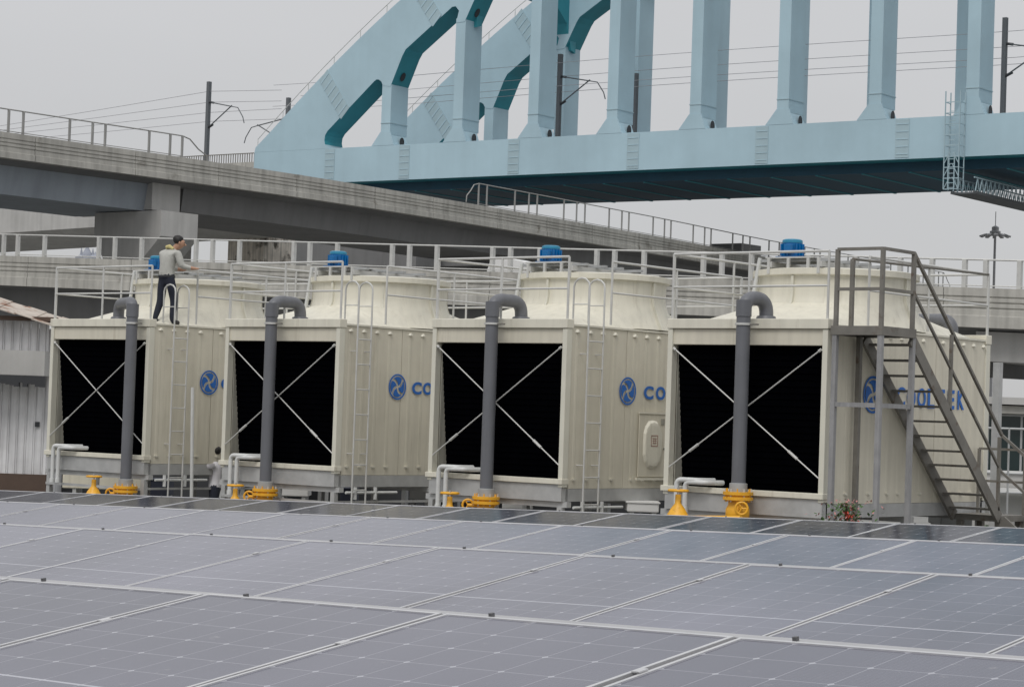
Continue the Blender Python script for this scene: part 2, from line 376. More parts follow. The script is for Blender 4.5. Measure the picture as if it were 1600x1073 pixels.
for yy in (98, 140, 184):
    k = min(range(len(rp)), key=lambda i: abs(rp[i].y-yy)); q = rp[k]
    MB().prism([(0,0),(0,-1.5),(-2.2,-2.6),(-7.0,-2.6),(-9.2,-1.5),(-9.2,0)], (q.x-1.6, q.y-1.2, RZ-3.55), X, Z, Y, 2.4).build('pier_cap', concd, ramp)
    MB().box(q.x-7.8, q.x-4.4, q.y-0.9, q.y+0.9, GZ, RZ-6.1).build('pier_column', stain if yy == 98 else concd, ramp)
# railings on the ramp, posts measured in the photo against the parapet top
def ramp_pt(px):
    # intersect vertical plane through the pixel column with the path
    n = AX*1.0; dr = ray(px, 300); nn = V((dr.y, -dr.x, 0))
    for i in range(len(rp)-1):
        f0 = (rp[i]-CAM).dot(nn); f1 = (rp[i+1]-CAM).dot(nn)
        if f0*f1 <= 0 and (rp[i]-CAM).dot(dr) > 0:
            t = f0/(f0-f1); return rp[i].lerp(rp[i+1], t)
def posts_on(fn, pxs, off):
    out = []
    for px in pxs:
        p = fn(px)
        if p is not None: out.append(p + V((-off, 0, 0)))
    return out
railing('viaduct_railing', 'steel railing on the high viaduct left of the catenary mast, ending down-curved', rp,
        posts_on(ramp_pt, [-22, 11, 34, 107, 143, 163, 232, 265, 284], 0.12), RZ, 0, 1.28, 'railings on the high viaduct', galvv, 0.11, curve1=True)
railing('viaduct_railing', 'long steel railing on the high viaduct under the blue bridge, starting upswept', rp,
        posts_on(ramp_pt, [750,763,807,829,842,884,904,917,955,975,986,1024,1042,1052,1087,1105,1115,1149,1165,1176,1206,1222,1232,1262,1277,1286,1316,1330,1340,1365,1387,1397,1414,1424,1434,1448,1460,1472,1479], 0.12),
        RZ, 0, 1.5, 'railings on the high viaduct', galvv, 0.09, curve0=True, curve1=True)

# ---- lower viaduct
A_ = at(0,399,115.0); B_ = at(1542,450,86.0); dlow = (B_-A_); dl = dlow.copy(); dl.z = 0; lenl = dl.length; slope = dlow.z/lenl; dl.normalize()
lp = [A_ + (dl+Z*slope)*(s_) for s_ in [x*1.0 for x in range(-40, 115)]]
lowv = thing('lower_viaduct', (lp[60].x, lp[60].y, GZ), 'lower concrete viaduct with grooved parapet running level behind the cooling towers', 'viaduct')
for k in range(0, len(lp)-1, 7):
    sweep(MB(), lp, parapet_prof(1.05, 0.46), k, min(k+7, len(lp)-1), 0.015, 0.015).build('parapet_panel', conc if k % 3 else conc, lowv)
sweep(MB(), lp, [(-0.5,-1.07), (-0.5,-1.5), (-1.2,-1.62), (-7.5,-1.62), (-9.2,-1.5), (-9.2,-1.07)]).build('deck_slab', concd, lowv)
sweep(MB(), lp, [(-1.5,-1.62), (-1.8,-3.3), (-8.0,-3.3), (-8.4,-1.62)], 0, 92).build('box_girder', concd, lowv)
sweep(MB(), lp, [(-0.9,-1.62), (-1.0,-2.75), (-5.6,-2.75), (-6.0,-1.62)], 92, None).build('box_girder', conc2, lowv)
sweep(MB(), lp, [(-9.2, -0.3), (-9.2,-1.5), (-9.5,-1.5), (-9.5,-0.3)]).build('rear_parapet', conc, lowv)
def low_pt(px):
    dr = ray(px, 400); nn = V((dr.y, -dr.x, 0)); a0 = (A_-CAM).dot(nn); b0 = (B_-CAM).dot(nn); t = a0/(a0-b0)
    return A_.lerp(B_, t)
nl = V((-dl.y, dl.x, 0))
def lowposts(pxs): return [low_pt(p)+nl*0.14 for p in pxs]
railing('viaduct_railing', 'pale steel railing with wide flat posts along the lower viaduct parapet behind the towers', lp,
        lowposts([-60,-18,2,24,66,151,176,218,303,329,371,456,481,524,610,637,680,767,795,841,930,958,1004,1097,1126,1172,1262,1290,1336,1405,1455,1506,1539,1592,1660,1700]), 0, 0, 1.08, None, galvb, 0.17)
for px in (1441, 230, 640, 1090, -120):     # piers with arched heads under the lower viaduct
    q = low_pt(px); c = q + nl*4.6; mb = MB()
    mb.prism([(-2.1,0),(1.75,0),(1.75,-0.05),(1.55,-0.12),(1.25,-0.35),(1.05,-0.8),(0.95,-1.4),(0.95,-13),(-0.95,-13),(-0.95,-1.4),(-1.05,-0.8),(-1.3,-0.35),(-1.7,-0.12),(-2.1,-0.05)], c-Z*(2.755 if px > 1400 else 3.305)-nl*(2.4 if px > 1400 else 1.0), dl, Z, nl, 2.0)
    mb.build('pier', conc2, lowv)

# ---- pale haunched viaduct far left, and the dark one behind the towers
a1 = at(-160,360,190.0); b1 = at(150,340,168.0); d1 = b1-a1; d1.z = 0; d1.normalize()
zb = at(60,364,176).z
farp = [V((a1.x, a1.y, 0)) + d1*(s_) for s_ in range(-30, 46, 4)]
far = thing('far_viaduct', (a1.x, a1.y, GZ), 'pale distant concrete viaduct girder seen under the high viaduct at the far edge', 'viaduct')
sweep(MB(), [p+Z*(zb+4.2) for p in farp], [(0,0),(0,-4.2),(-1.0,-4.6),(-9,-4.6),(-10,-4.2),(-10,0)]).build('box_girder', conc2, far)
for k in (17,):
    q = farp[k]; MB().box(q.x-3.5, q.x-0.5, q.y+1, q.y+4, GZ, zb-0.35).build('pier_column', conc2, far)
a2 = at(330,378,196.0); b2 = at(1170,392,205.0); d2 = b2-a2; z2a = at(640,385,200).z
backp = [V((a2.x, a2.y, z2a)), V((b2.x, b2.y, z2a))]
back = thing('rear_viaduct', (b2.x, b2.y, GZ), 'dark shaded concrete viaduct girder glimpsed between the lower and the high viaduct', 'viaduct')
a3 = at(455,380,196.0); backp[0] = V((a3.x, a3.y, z2a))
sweep(MB(), backp, [(0,0.6),(0,-2.6),(-8,-2.6),(-8,0.6)]).build('box_girder', concd, back)
for px in (412,): 
    q = at(px, 400, 170.0); MB().box(q.x-2.2, q.x+1.6, q.y-1.6, q.y+1.6, GZ, at(400,352,170).z).build('pier_column', stain, back)
q = at(1150, 400, 204.0); MB().box(q.x-1.8, q.x+1.6, q.y-1.6, q.y+1.6, GZ, q.z+1).build('pier_column', concd, back)
q = at(640, 400, 198.0); MB().box(q.x-2, q.x+2.2, q.y-1.6, q.y+1.6, GZ, q.z+1).build('pier_column', concd, back)

# ================================================================== BLUE ARCH BRIDGE
BO = V((-125.326, 118.86, 0)); BU = V((0.998026, 0.062801, 0)).normalized(); BN = V((-BU.y, BU.x, 0))
BW = 2.5; BSEP = 15.6; GT, GB = 24.9, 21.75; ZC, KC, S0 = 56.0, 0.00602, 62.0
def zo(s): return ZC - KC*(s-S0)**2
br = thing('arch_bridge', BO + Z*GZ + BU*60, 'pale blue steel tied-arch railway bridge with tall box hangers crossing above the viaducts', 'bridge')
def bpoly(poly, name, mt, depth=BW, off=0.0, parent=None):
    """simple polygon in the (s,z) plane, extruded across the bridge; triangulated by bmesh"""
    cu = bmesh.new(); o0 = BO + BN*off
    f = [cu.verts.new(o0 + BU*p[0] + Z*p[1] - (parent or br).location) for p in poly]
    bk = [cu.verts.new(v.co + BN*depth) for v in f]
    fc = cu.faces.new(f); fb = cu.faces.new(bk[::-1]); n = len(f)
    sides = [cu.faces.new([f[i], bk[i], bk[(i+1)%n], f[(i+1)%n]]) for i in range(n)]
    bmesh.ops.recalc_face_normals(cu, faces=cu.faces)
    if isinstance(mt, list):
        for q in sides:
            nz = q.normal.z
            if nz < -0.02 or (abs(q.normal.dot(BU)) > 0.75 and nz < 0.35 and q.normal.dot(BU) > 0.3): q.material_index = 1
    bmesh.ops.triangulate(cu, faces=[fc, fb])
    me = bpy.data.meshes.new(name); cu.to_mesh(me); cu.free()
    for x in (mt if isinstance(mt, list) else [mt]): me.materials.append(x)
    o = bpy.data.objects.new(name, me); COL.objects.link(o); o.parent = parent or br
    return o
HS = [5.55 + 8.1*k for k in range(15)]         # left edges of hangers
HWID = 1.05
outer = [(s, zo(s)) for s in [x*2.0-9.6 for x in range(0, 73)]]
outer[0] = (-9.6, GT+0.01)
outer.insert(1, (-9.5, 25.35))
soff = []; HOLES = []
for k in range(14):
    a_, b_ = HS[k]+HWID, HS[k+1]
    if k < 6:
        mbh = MB(); ch = BO + BU*(a_+0.42) + Z*(zo(a_)-6.35+k*0.2) + BN*1.1; nh = (BU*0.9-Z*0.42).normalized(); vh = nh.cross(BN)
        mbh.prism([(0.3*math.cos(q*math.pi/6), 0.42*math.sin(q*math.pi/6)) for q in range(12)], ch, BN, vh, nh, 0.03); HOLES.append(mbh)
        soff += [(a_-0.1, zo(a_)-7.3+k*0.25), (a_+1.15, zo(a_+1.15)-5.35), (a_+1.5, zo(a_+1.5)-5.05), (b_-0.5, zo(b_-0.5)-4.75), (b_-0.1, zo(b_-0.1)-4.95), (b_+0.28, zo(b_+0.28)-5.6), (b_+0.02, zo(b_)-6.5)]
    else:
        soff += [(a_, zo(a_)-5.4), (b_-0.1, zo(b_)-5.2), (b_+0.2, zo(b_)-5.6)]
for mbh in HOLES: mbh.build('access_hole', darkbox, br)
hole1 = [(5.62,30.35), (5.42,30.72), (5.13,30.92), (4.85,30.94), (4.6,30.80), (-0.72,26.52), (-0.98,26.15), (-1.05,25.7), (-0.95,25.3), (-0.6,25.0), (0.84,24.93)]
poly = outer + [(133.6, GT+0.01), (126.5, GT+0.01)] + soff[::-1] + hole1 + [(0.84, GT+0.01)]
# keep the soffit inside the arch on the far side
poly = [p for p in poly if p[0] < 134]
parts = []
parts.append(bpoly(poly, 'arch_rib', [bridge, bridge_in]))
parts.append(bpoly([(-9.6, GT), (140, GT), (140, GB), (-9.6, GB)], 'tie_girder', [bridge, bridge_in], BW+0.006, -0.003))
for s_ in HS:
    zt = zo(s_+0.5)-6.4
    if zt < GT+1: continue
    if s_ < 7: zt = 30.4
    parts.append(bpoly([(s_, GT+1.0), (s_+HWID, GT+1.0), (s_+HWID, zt), (s_, zt)], 'hanger', bridge, BW-0.06, 0.03))
    parts.append(bpoly([(s_-1.0, GT+0.02), (s_+HWID+0.5, GT+0.02), (s_+HWID+0.04, GT+1.25), (s_-0.02, GT+1.25)], 'gusset_plate', bridge, 0.12, -0.01))
    parts.append(bpoly([(s_-0.55, GT+0.02), (s_+HWID+0.35, GT+0.02), (s_+HWID-0.01, GT+0.99), (s_+0.01, GT+0.99)], 'hanger_base', bridge, BW-0.5, 0.25))
    mb = MB(); c = BO + BU*(s_+HWID+0.36) + BN*1.35 + Z*(GT+0.42)
    mb.prism([(0.33*math.cos(t*math.pi/6)+0, 0.42*math.sin(t*math.pi/6)) for t in range(12)], c, BN, Z, BU, 0.03)
    parts.append(mb.build('access_hole', darkbox, br))
    for zz in (GT+1.5,):
        parts.append(bpoly([(s_-0.04, zz+0.5), (s_+HWID+0.04, zz+0.5), (s_+HWID+0.04, zz+0.58), (s_-0.04, zz+0.58)], 'joint_band', bridge2, BW+0.02, -0.01))
for s_ in (-0.3, 8.4, 20.4, 32.6, 44.8, 57.1, 69.4, 81.6):
    parts.append(bpoly([(s_-0.58, GB+0.12), (s_+0.58, GB+0.12), (s_+0.58, GT-0.06), (s_-0.58, GT-0.06)], 'splice_plate', bridge2, 0.04, -0.04))
    for k in range(5):
        zz = GB+0.35+k*0.58
        parts.append(bpoly([(s_-0.5, zz), (s_+0.5, zz), (s_+0.5, zz+0.06), (s_-0.5, zz+0.06)], 'splice_rib', bridge, 0.03, -0.07))
for s_ in (-1.9, 8.6):                      # oblique splices on the rib
    t0, t1 = (s_, zo(s_)-0.15), None
    dx, dz = 0.55, 0.45; nx, nz = 0.60, -0.80
    a_ = (s_, zo(s_)-0.2); Ln = 4.6 if s_ < 0 else 4.1
    parts.append(bpoly([a_, (a_[0]+dx*1.7, a_[1]+dz*2.2), (a_[0]+dx*1.7+nx*Ln, a_[1]+dz*2.2+nz*Ln), (a_[0]+nx*Ln, a_[1]+nz*Ln)], 'splice_plate', bridge2, 0.04, -0.04))
    for k in range(6):
        q = (a_[0]+nx*(0.3+k*0.75), a_[1]+nz*(0.3+k*0.75))
        parts.append(bpoly([q, (q[0]+dx*1.6, q[1]+dz*2.1), (q[0]+dx*1.6+nx*0.14, q[1]+dz*2.1+nz*0.14), (q[0]+nx*0.14, q[1]+nz*0.14)], 'splice_rib', bridge, 0.03, -0.07))
# walkway rail up the rib
def bpt(s, z, off=0.0): return BO + BU*s + Z*z + BN*off
ss = [-9.3+1.5*k for k in range(95)]
ra = MB(); ra.tube([bpt(s, max(zo(s), 25)+0.75, 0.1) for s in ss], 0.035, 5)
rw = ra.build('rib_handrail', galvb, br); parts.append(rw)
for s in ss[::2]:
    z_ = max(zo(s), 25)
    q = MB().bar(bpt(s, z_, 0.1), bpt(s, z_+0.75, 0.1), 0.05).build('handrail_post', galvb, br); parts.append(q)
for p in parts:
    c = p.copy(); COL.objects.link(c); c.parent = br; c.location = p.location + BN*BSEP
# deck underside
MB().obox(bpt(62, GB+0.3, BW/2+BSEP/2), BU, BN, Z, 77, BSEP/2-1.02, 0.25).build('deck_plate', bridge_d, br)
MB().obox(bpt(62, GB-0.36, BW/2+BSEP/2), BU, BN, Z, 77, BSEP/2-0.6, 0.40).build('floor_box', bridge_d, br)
for k in range(38):
    s_ = -12 + k*4.05
    MB().obox(bpt(s_, GB-0.79, BW/2+BSEP/2), BU, BN, Z, 0.10, BSEP/2-0.7, 0.035).build('cross_beam', bridge_in, br)
for k in range(5):
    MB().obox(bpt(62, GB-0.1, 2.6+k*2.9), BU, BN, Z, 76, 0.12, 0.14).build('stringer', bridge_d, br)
MB().obox(bpt(62, GT-1.4, BW/2+BSEP/2), BU, BN, Z, 77, BSEP/2-1.05, 0.2).build('track_slab', concd, br)
# portal braces between the two ribs
for k, s_ in enumerate([15.1, 31.3, 47.5, 62.9, 79.0]):
    zt = zo(s_)-0.4; zb_ = zt-2.2 if k else zt-3.0
    pl_ = [(0, zt), (BSEP, zt), (BSEP, zb_-4.2), (BSEP-0.7, zb_-4.0), (BSEP-1.6, zb_-1.6), (BSEP-3.4, zb_-0.2), (BSEP/2, zb_+0.1), (3.4, zb_-0.2), (1.6, zb_-1.6), (0.7, zb_-4.0), (0, zb_-4.2)]
    cu = MB(); cu.prism([(p[0]+BW/2, p[1]) for p in pl_], BO + BU*(s_-1.6), BN, Z, BU, 1.5)
    cu.build('portal_brace', bridge_in, br)
# inspection ladder cage hung on the near girder
cage = thing('inspection_ladder_cage', bpt(60.9, 19.9, -1.2), 'pale blue lattice ladder cage hung on the face of the blue bridge girder', 'ladder cage')
s0, s1 = 61.15, 62.35
for s_ in (s0, s0+0.35, s1-0.35, s1):
    for off in (-0.25, -1.15):
        if off == -0.25 and s_ not in (s0, s1): continue
        z1_ = 26.6 if s_ in (s0, s1) else 22.0
        MB().bar(bpt(s_, 19.2, off), bpt(s_, z1_, off), 0.07).build('upright', bridge2, cage)
for k in range(17):
    z_ = 19.3+k*0.36
    MB().bar(bpt(s0+0.35, z_, -1.15), bpt(s1-0.35, z_, -1.15), 0.05).build('rung', bridge2, cage)
for k in range(9):
    z_ = 19.2+k*0.82
    MB().bar(bpt(s0, z_, -1.15), bpt(s1, z_, -1.15), 0.06).build('hoop', bridge2, cage)
    for s_ in (s0, s1): MB().bar(bpt(s_, z_, -0.25), bpt(s_, z_, -1.15), 0.05).build('hoop', bridge2, cage)
for k in range(3):
    z_ = 19.2+k*0.95
    MB().bar(bpt(s0, z_, -1.15), bpt(s0+0.5, z_+0.9, -1.15), 0.05).build('brace', bridge2, cage)
    MB().bar(bpt(s1, z_, -1.15), bpt(s1-0.5, z_+0.9, -1.15), 0.05).build('brace', bridge2, cage)
tr = thing('inspection_gantry', bpt(62.5, 19.0, 0), 'dark lattice inspection truss hanging beneath the blue bridge deck beside the ladder cage', 'gantry')
for (so, z_) in ((61.6, 20.1), (63.4, 20.1), (61.6, 19.0), (63.4, 19.0)):
    MB().bar(bpt(so, z_, -0.6), bpt(so, z_, 15.5), 0.16 if z_ < 19.5 else 0.09).build('chord', mastm if z_ < 19.5 else bridge2, tr)
for k in range(20):
    o_ = -0.4+k*0.8
    for so in (61.6, 63.4):
        MB().bar(bpt(so, 19.0, o_), bpt(so, 20.1, o_+0.4), 0.06).build('lattice_bar', bridge2, tr)
        MB().bar(bpt(so, 20.1, o_+0.4), bpt(so, 19.0, o_+0.8), 0.06).build('lattice_bar', bridge2, tr)
MB().obox(bpt(62.5, 18.93, 7.5), BU, BN, Z, 1.0, 8.1, 0.06).build('walkway_floor', mastm, tr)

# approach deck left of the bridge and its fence
apd = thing('approach_span', bpt(-30, GZ, 3), 'grey railway approach span with barred fence leading left off the blue bridge', 'viaduct')
MB().obox(bpt(-60, GB+1.0, 7.5), BU, BN, Z, 49, 5.5, 0.9).build('deck_slab', concd, apd)
MB().bar(bpt(-106, 23.9, 1.0), bpt(-10.2, 23.9, 1.0), 0.25, 0.5).build('parapet', conc, apd)
MB().bar(bpt(-40, 25.0, 1.0), bpt(-10.2, 25.0, 1.0), 0.08).build('fence_rail', galvd, apd)
for k in range(46): MB().bar(bpt(-10.5-k*0.3, 24.1, 1.0), bpt(-10.5-k*0.3, 25.0, 1.0), 0.06).build('fence_bar', galvd, apd)
for s_ in (-30, -70): MB().obox(bpt(s_, 9.5, 7.5), BU, BN, Z, 1.5, 2.2, 11.3).build('pier', concd, apd)

# ---- catenary masts and wires
def mast(px, ytop, ybot, off, label, arm=1, w_=0.32):
    P = bpt(0, 0, off); p1 = on(px, ytop, P, BN); base = V((p1.x, p1.y, 23.3))
    t = thing('catenary_mast', base, label, 'catenary mast', 'catenary masts of the railway')
    MB().bar(base, p1, w_*1.0).build('mast', mastm, t)
    h = p1.z
    if arm:
        d = BU*arm; hz_ = h-2.1
        a_ = p1-Z*2.0; b_ = p1-Z*4.6
        tip = p1 + d*3.6 - Z*2.7 - BN*0.5
        MB().tube([a_, tip], 0.06, 6).build('cantilever_tube', mastm, t)
        MB().tube([b_, tip + V((0,0,0.1))], 0.06, 6).build('cantilever_tube', mastm, t)
        MB().tube([tip, tip + d*0.8 - Z*0.15, tip + d*1.5 - Z*1.1, tip + d*1.7 - Z*1.7], 0.05, 6).build('steady_arm', mastm, t)
        MB().tube([a_-d*0.0, a_+d*0.7-Z*0.12], 0.12, 6).build('insulator', darkbox, t)
        MB().tube([b_, b_+d*0.7+Z*0.33], 0.12, 6).build('insulator', darkbox, t)
    return p1
mast(327, 128, 245, 5.0, 'dark catenary mast standing left of the blue arch above the high viaduct railing end', 1, 0.36)
mast(451, 153, 200, 12.0, 'short visible top of a catenary mast behind the foot of the blue arch', -1, 0.36)
mast(876, 85, 212, 9.0, 'dark catenary mast seen between the third hanger and the rear hanger of the bridge', 1, 0.36)
mast(994, 115, 207, 9.6, 'dark catenary mast in front of a rear hanger near the middle of the bridge', 0, 0.36)
mast(1571, 28, 172, 5.0, 'tall catenary mast rising at the rightmost bridge hanger', 1, 0.34)
wt = thing('catenary_wires', bpt(0, 25, 7), 'thin parallel overhead railway wires strung through the hangers of the blue bridge', 'overhead wires')
for off, ys in ((5.0, (74, 113)), (9.0, (97, 123))):
    for y_ in ys:
        p = on(1250, y_, bpt(0, 0, off), BN); s_ = (p-BO).dot(BU); z_ = p.z
        MB().tube([bpt(s1_, z_ + 0.25*abs(math.sin(s1_*0.05)), off) for s1_ in range(-12, 140, 4)], 0.022, 4).build('wire', wiref, wt)
for k, (y0, y1, yl) in enumerate(((143, 183, 141), (160, 190, 158), (176, 197, 170), (190, 207, 186))):
    pts = [on(0, y1+14, bpt(0, 0, 5+k), BN), on(160, (y0+y1)/2+8, bpt(0, 0, 5+k), BN), on(327, y0, bpt(0, 0, 5+k), BN), on(440, yl, bpt(0, 0, 5+k), BN)]
    MB().tube(pts, 0.024, 4).build('wire', wiref, wt)

# ---- high mast floodlight, distant spires, passing van
hm = thing('high_mast_light', (at(1554,400,190).x, at(1554,400,190).y, GZ), 'tall high-mast floodlight pole with a ring of lamps under the blue bridge', 'street light')
pt = at(1555, 366, 190); bx, by = pt.x, pt.y
MB().tube([(bx, by, GZ), (bx, by, pt.z+0.5)], [0.13, 0.10], 10).build('pole', lampm, hm)
MB().tube([(bx, by, pt.z+0.5), (bx, by, pt.z+1.9)], 0.035, 5).build('lightning_rod', lampm, hm)
MB().lathe((bx, by, pt.z-0.1), [(0.75, 0), (0.82, 0), (0.82, 0.1), (0.75, 0.1), (0.75, 0)], 20).build('lamp_ring', lampm, hm)
MB().lathe((bx, by, pt.z), [(0.01, 0.75), (0.3, 0.6), (0.3, 0.3), (0.45, 0.25), (0.45, 0.1), (0.01, 0.1)], 12).build('hub', lampm, hm)
for k in range(12):
    th = 2*math.pi*k/12; d = V((math.cos(th), math.sin(th), 0)); sdv = V((-d.y, d.x, 0))
    c = V((bx, by, pt.z-0.12)) + d*1.08
    MB().obox(c, (d*0.9-Z*0.35).normalized(), sdv, (Z*0.9+d*0.35).normalized(), 0.22, 0.15, 0.06).build('floodlight', lampm, hm)
    MB().bar((bx, by, pt.z), c, 0.05).build('arm', lampm, hm)
dp_ = at(136, 398, 900); spire = thing('distant_tower', (dp_.x, dp_.y, GZ), 'tiny hazy distant tower with antennas on the skyline beneath the pale viaduct', 'tower')
hazy = mat('hazy_grey', (0.30, 0.32, 0.37), 0.9)
MB().lathe((dp_.x, dp_.y, GZ), [(2.6, 0), (2.2, dp_.z-GZ), (1.6, dp_.z-GZ+1), (0.5, dp_.z-GZ+3), (0.2, dp_.z-GZ+6), (0.01, dp_.z-GZ+8)], 10).build('shaft', hazy, spire)
for k, hh in ((-9, 3), (9, 2.5), (13, 1.2)):
    q = at(136+k, 398, 900); MB().lathe((q.x, q.y, GZ), [(2.4, 0), (2.4, q.z-GZ-1), (0.6, q.z-GZ), (0.1, q.z-GZ+hh)], 8).build('antenna', hazy, spire)
vq = low_pt(712) + nl*2.2 + Z*0.12
van = thing('parked_van', (vq.x, vq.y, vq.z-1.9), 'white vehicle roof showing above the lower viaduct parapet', 'van')
MB().prism([(0,-1.55),(0,-0.15),(0.25,0.55),(1.0,0.62),(2.75,0.28),(2.85,-0.2),(2.9,-1.55)], vq + nl*0.2, dl, Z, nl, 1.7).build('body', whitep, van)
MB().prism([(2.9,-1.55),(2.9,-0.35),(3.9,-0.5),(4.0,-1.55)], vq + nl*0.25, dl, Z, nl, 1.6).build('bonnet', whitep, van)
for o_ in (0.6, 3.2):
    for e_ in (0.15, 1.75):
        c = vq + dl*o_ + nl*e_ - Z*1.6
        mb = MB(); mb.tube([c-nl*0.1, c+nl*0.1], 0.3, 12); mb.build('wheel', darkbox, van)

# ================================================================== COOLING TOWERS
SP = 5.2153; XO = (-3*5.2153, -2*5.2153, -5.2153+0.09, 0.0); TW = 3.0; TD = 5.35; TZ = 2.75
group_t = 'row of four cream cooling towers'
tlabels = ['cream cooling tower with the man standing on its deck, farthest in the row',
           'cream cooling tower with the ground worker beside its corner post, second from the shed',
           'cream cooling tower with a domed access door and red stamp on its side',
           'cream cooling tower behind the steel staircase, with the complete blue name on its side']
tw = thing('cooling_tower', (0, 0, GZ), tlabels[3], 'cooling tower', group_t)
# side casing of moulded sheets with flutes
def side_sheets(xs, sg):
    seams = [0.06, 1.72, 3.48, TD-0.06]
    for k in range(3):
        y0, y1 = seams[k]+0.007, seams[k+1]-0.007
        prof = [(y0, 0.0)]
        y = y0+0.22
        while y < y1-0.12:
            prof += [(y-0.045, 0.0), (y-0.025, 0.0045), (y+0.025, 0.0045), (y+0.045, 0.0)]; y += 0.36
        prof += [(y1, 0.0)]
        mb = MB(); b = 0; zs = [-0.10, 0.02, 2.50, 2.60, 2.66]
        n = len(prof)
        for z in zs:
            for (yy, d) in prof:
                dd = d if 0.0 < z < 2.55 else 0.0
                mb.v.append(V((xs+sg*dd, yy, z)))
        for zz in zs[::-1]:
            for (yy, d) in reversed(prof) if False else prof: mb.v.append(V((xs-sg*0.04, yy, zz)))
        R_ = len(zs)
        for i in range(R_-1):
            for j in range(n-1): mb.f.append([i*n+j, i*n+j+1, (i+1)*n+j+1, (i+1)*n+j])
        o2 = R_*n
        mb.f.append([o2, o2+n-1, o2+(R_-1)*n+n-1, o2+(R_-1)*n])
        mb.f.append([0, n-1, o2+(R_-1)*n+n-1, o2+(R_-1)*n]); mb.f.append([(R_-1)*n, (R_-1)*n+n-1, o2+n-1, o2])
        mb.f.append([0, (R_-1)*n, o2, o2+(R_-1)*n]); mb.f.append([n-1, (R_-1)*n+n-1, o2+n-1, o2+(R_-1)*n+n-1])
        o = mb.build('side_sheet', cream, tw)
        y = y0+0.22
        while y < y1-0.12 and sg > 0:
            for zc, flip in ((2.56, 1), (0.07, -1)):
                mq = MB(); c = V((xs+0.0, y, zc)); n_ = 8; base = 0
                mq.v.append(c + V((0.04, 0, 0.0)))
                for r_, dx in ((0.038, 0.036), (0.062, 0.0)):
                    for j in range(n_):
                        th = math.pi*j/(n_-1); mq.v.append(c + V((dx, r_*math.cos(th), flip*r_*math.sin(th)*0.95)))
                mq.v.append(c + V((0, 0, 0)))
                for j in range(n_-1):
                    mq.f.append([0, 1+j, 2+j]); mq.f.append([1+j, 1+n_+j, 2+n_+j, 2+j])
                mq.f.append([0, 1, 1+n_, 1+2*n_]); mq.f.append([0, 1+2*n_, 2*n_, n_])
                mq.smooth = True; mq.build('flute_cap', creamL, o)
            y += 0.36
side_sheets(0.0, 1); side_sheets(-TW, -1)
MB().box(-TW-0.03, 0.02, 0.05, TD-0.05, 2.665, 2.70).build('deck_plate', creamL, tw)
# top lip, fascia, posts, sill: front and back
for y0, s_ in ((0.0, -1), (TD, 1)):
    def yb(a_, b_): return (min(y0+s_*a_, y0+s_*b_), max(y0+s_*a_, y0+s_*b_))
    MB().box(-TW-0.02, 0.03, *yb(-0.15, 0.05), 2.62, 2.78).build('top_lip', creamL, tw, bevel=0.01)
    MB().box(-TW+0.04, -0.04, *yb(-0.12, 0.0), 2.36, 2.615).build('fascia', cream, tw, bevel=0.01)
    for xx in (-TW-0.015, -0.075):
        MB().box(xx, xx+0.095, *yb(-0.12, 0.03), -0.08, 2.615).build('corner_post', rib_m, tw, bevel=0.008)
    MB().box(-TW-0.05, 0.03, *yb(-0.14, 0.06), -0.03, 0.06).build('sill', creamL, tw, bevel=0.008)
    MB().box(-TW+0.02, 0.0, *yb(-0.16, 0.02), -0.32, -0.035).build('basin_skirt', galvm, tw)
    # recessed louvre pack, leaning inwards towards the bottom
    pk = MB(); n_ = 22
    for k in range(n_):
        t = k/n_; z = 0.06+t*2.28; ins = 0.34-0.24*t
        ya, yb2 = y0-s_*ins, y0-s_*(ins+0.07)
        pk.box(-TW+0.1, -0.1, min(ya, yb2), max(ya, yb2), z, z+0.07)
        pk.box(-TW+0.1, -0.1, min(y0-s_*(ins+0.004), y0-s_*(ins+0.09)), max(y0-s_*(ins+0.004), y0-s_*(ins+0.09)), z+0.0705, z+0.1035)
    pk.box(-TW+0.1, -0.1, min(y0-s_*0.5, y0-s_*0.55), max(y0-s_*0.5, y0-s_*0.55), 0.05, 2.4)
    struct(pk.build('louvre_pack', black, tw), 'stuff')
    for xx in (-TW+0.09, -0.10):
        MB().box(xx, xx+0.015, min(y0-s_*0.12, y0-s_*0.5), max(y0-s_*0.12, y0-s_*0.5), 0.06, 2.36).build('cheek_panel', cheek, tw)
# braces with turnbuckles
for (xa, za), (xb, zb2) in (((-2.90, 2.30), (-0.08, 0.30)), ((-0.08, 2.30), (-2.90, 0.36))):
    yy = -0.015 if xa < -1 else -0.045
    a_, b_ = V((xa, yy, za)), V((xb, yy, zb2)); d = b_-a_
    br_ = MB().tube([a_, b_], 0.0115, 6).build('cross_brace', galvb, tw)
    MB().tube([a_+d*0.80, a_+d*0.86], 0.024, 8).build('turnbuckle', galvb, br_)
    MB().tube([a_-Z*0.0, a_+d*0.015], 0.024, 8).build('brace_end', galvb, br_)
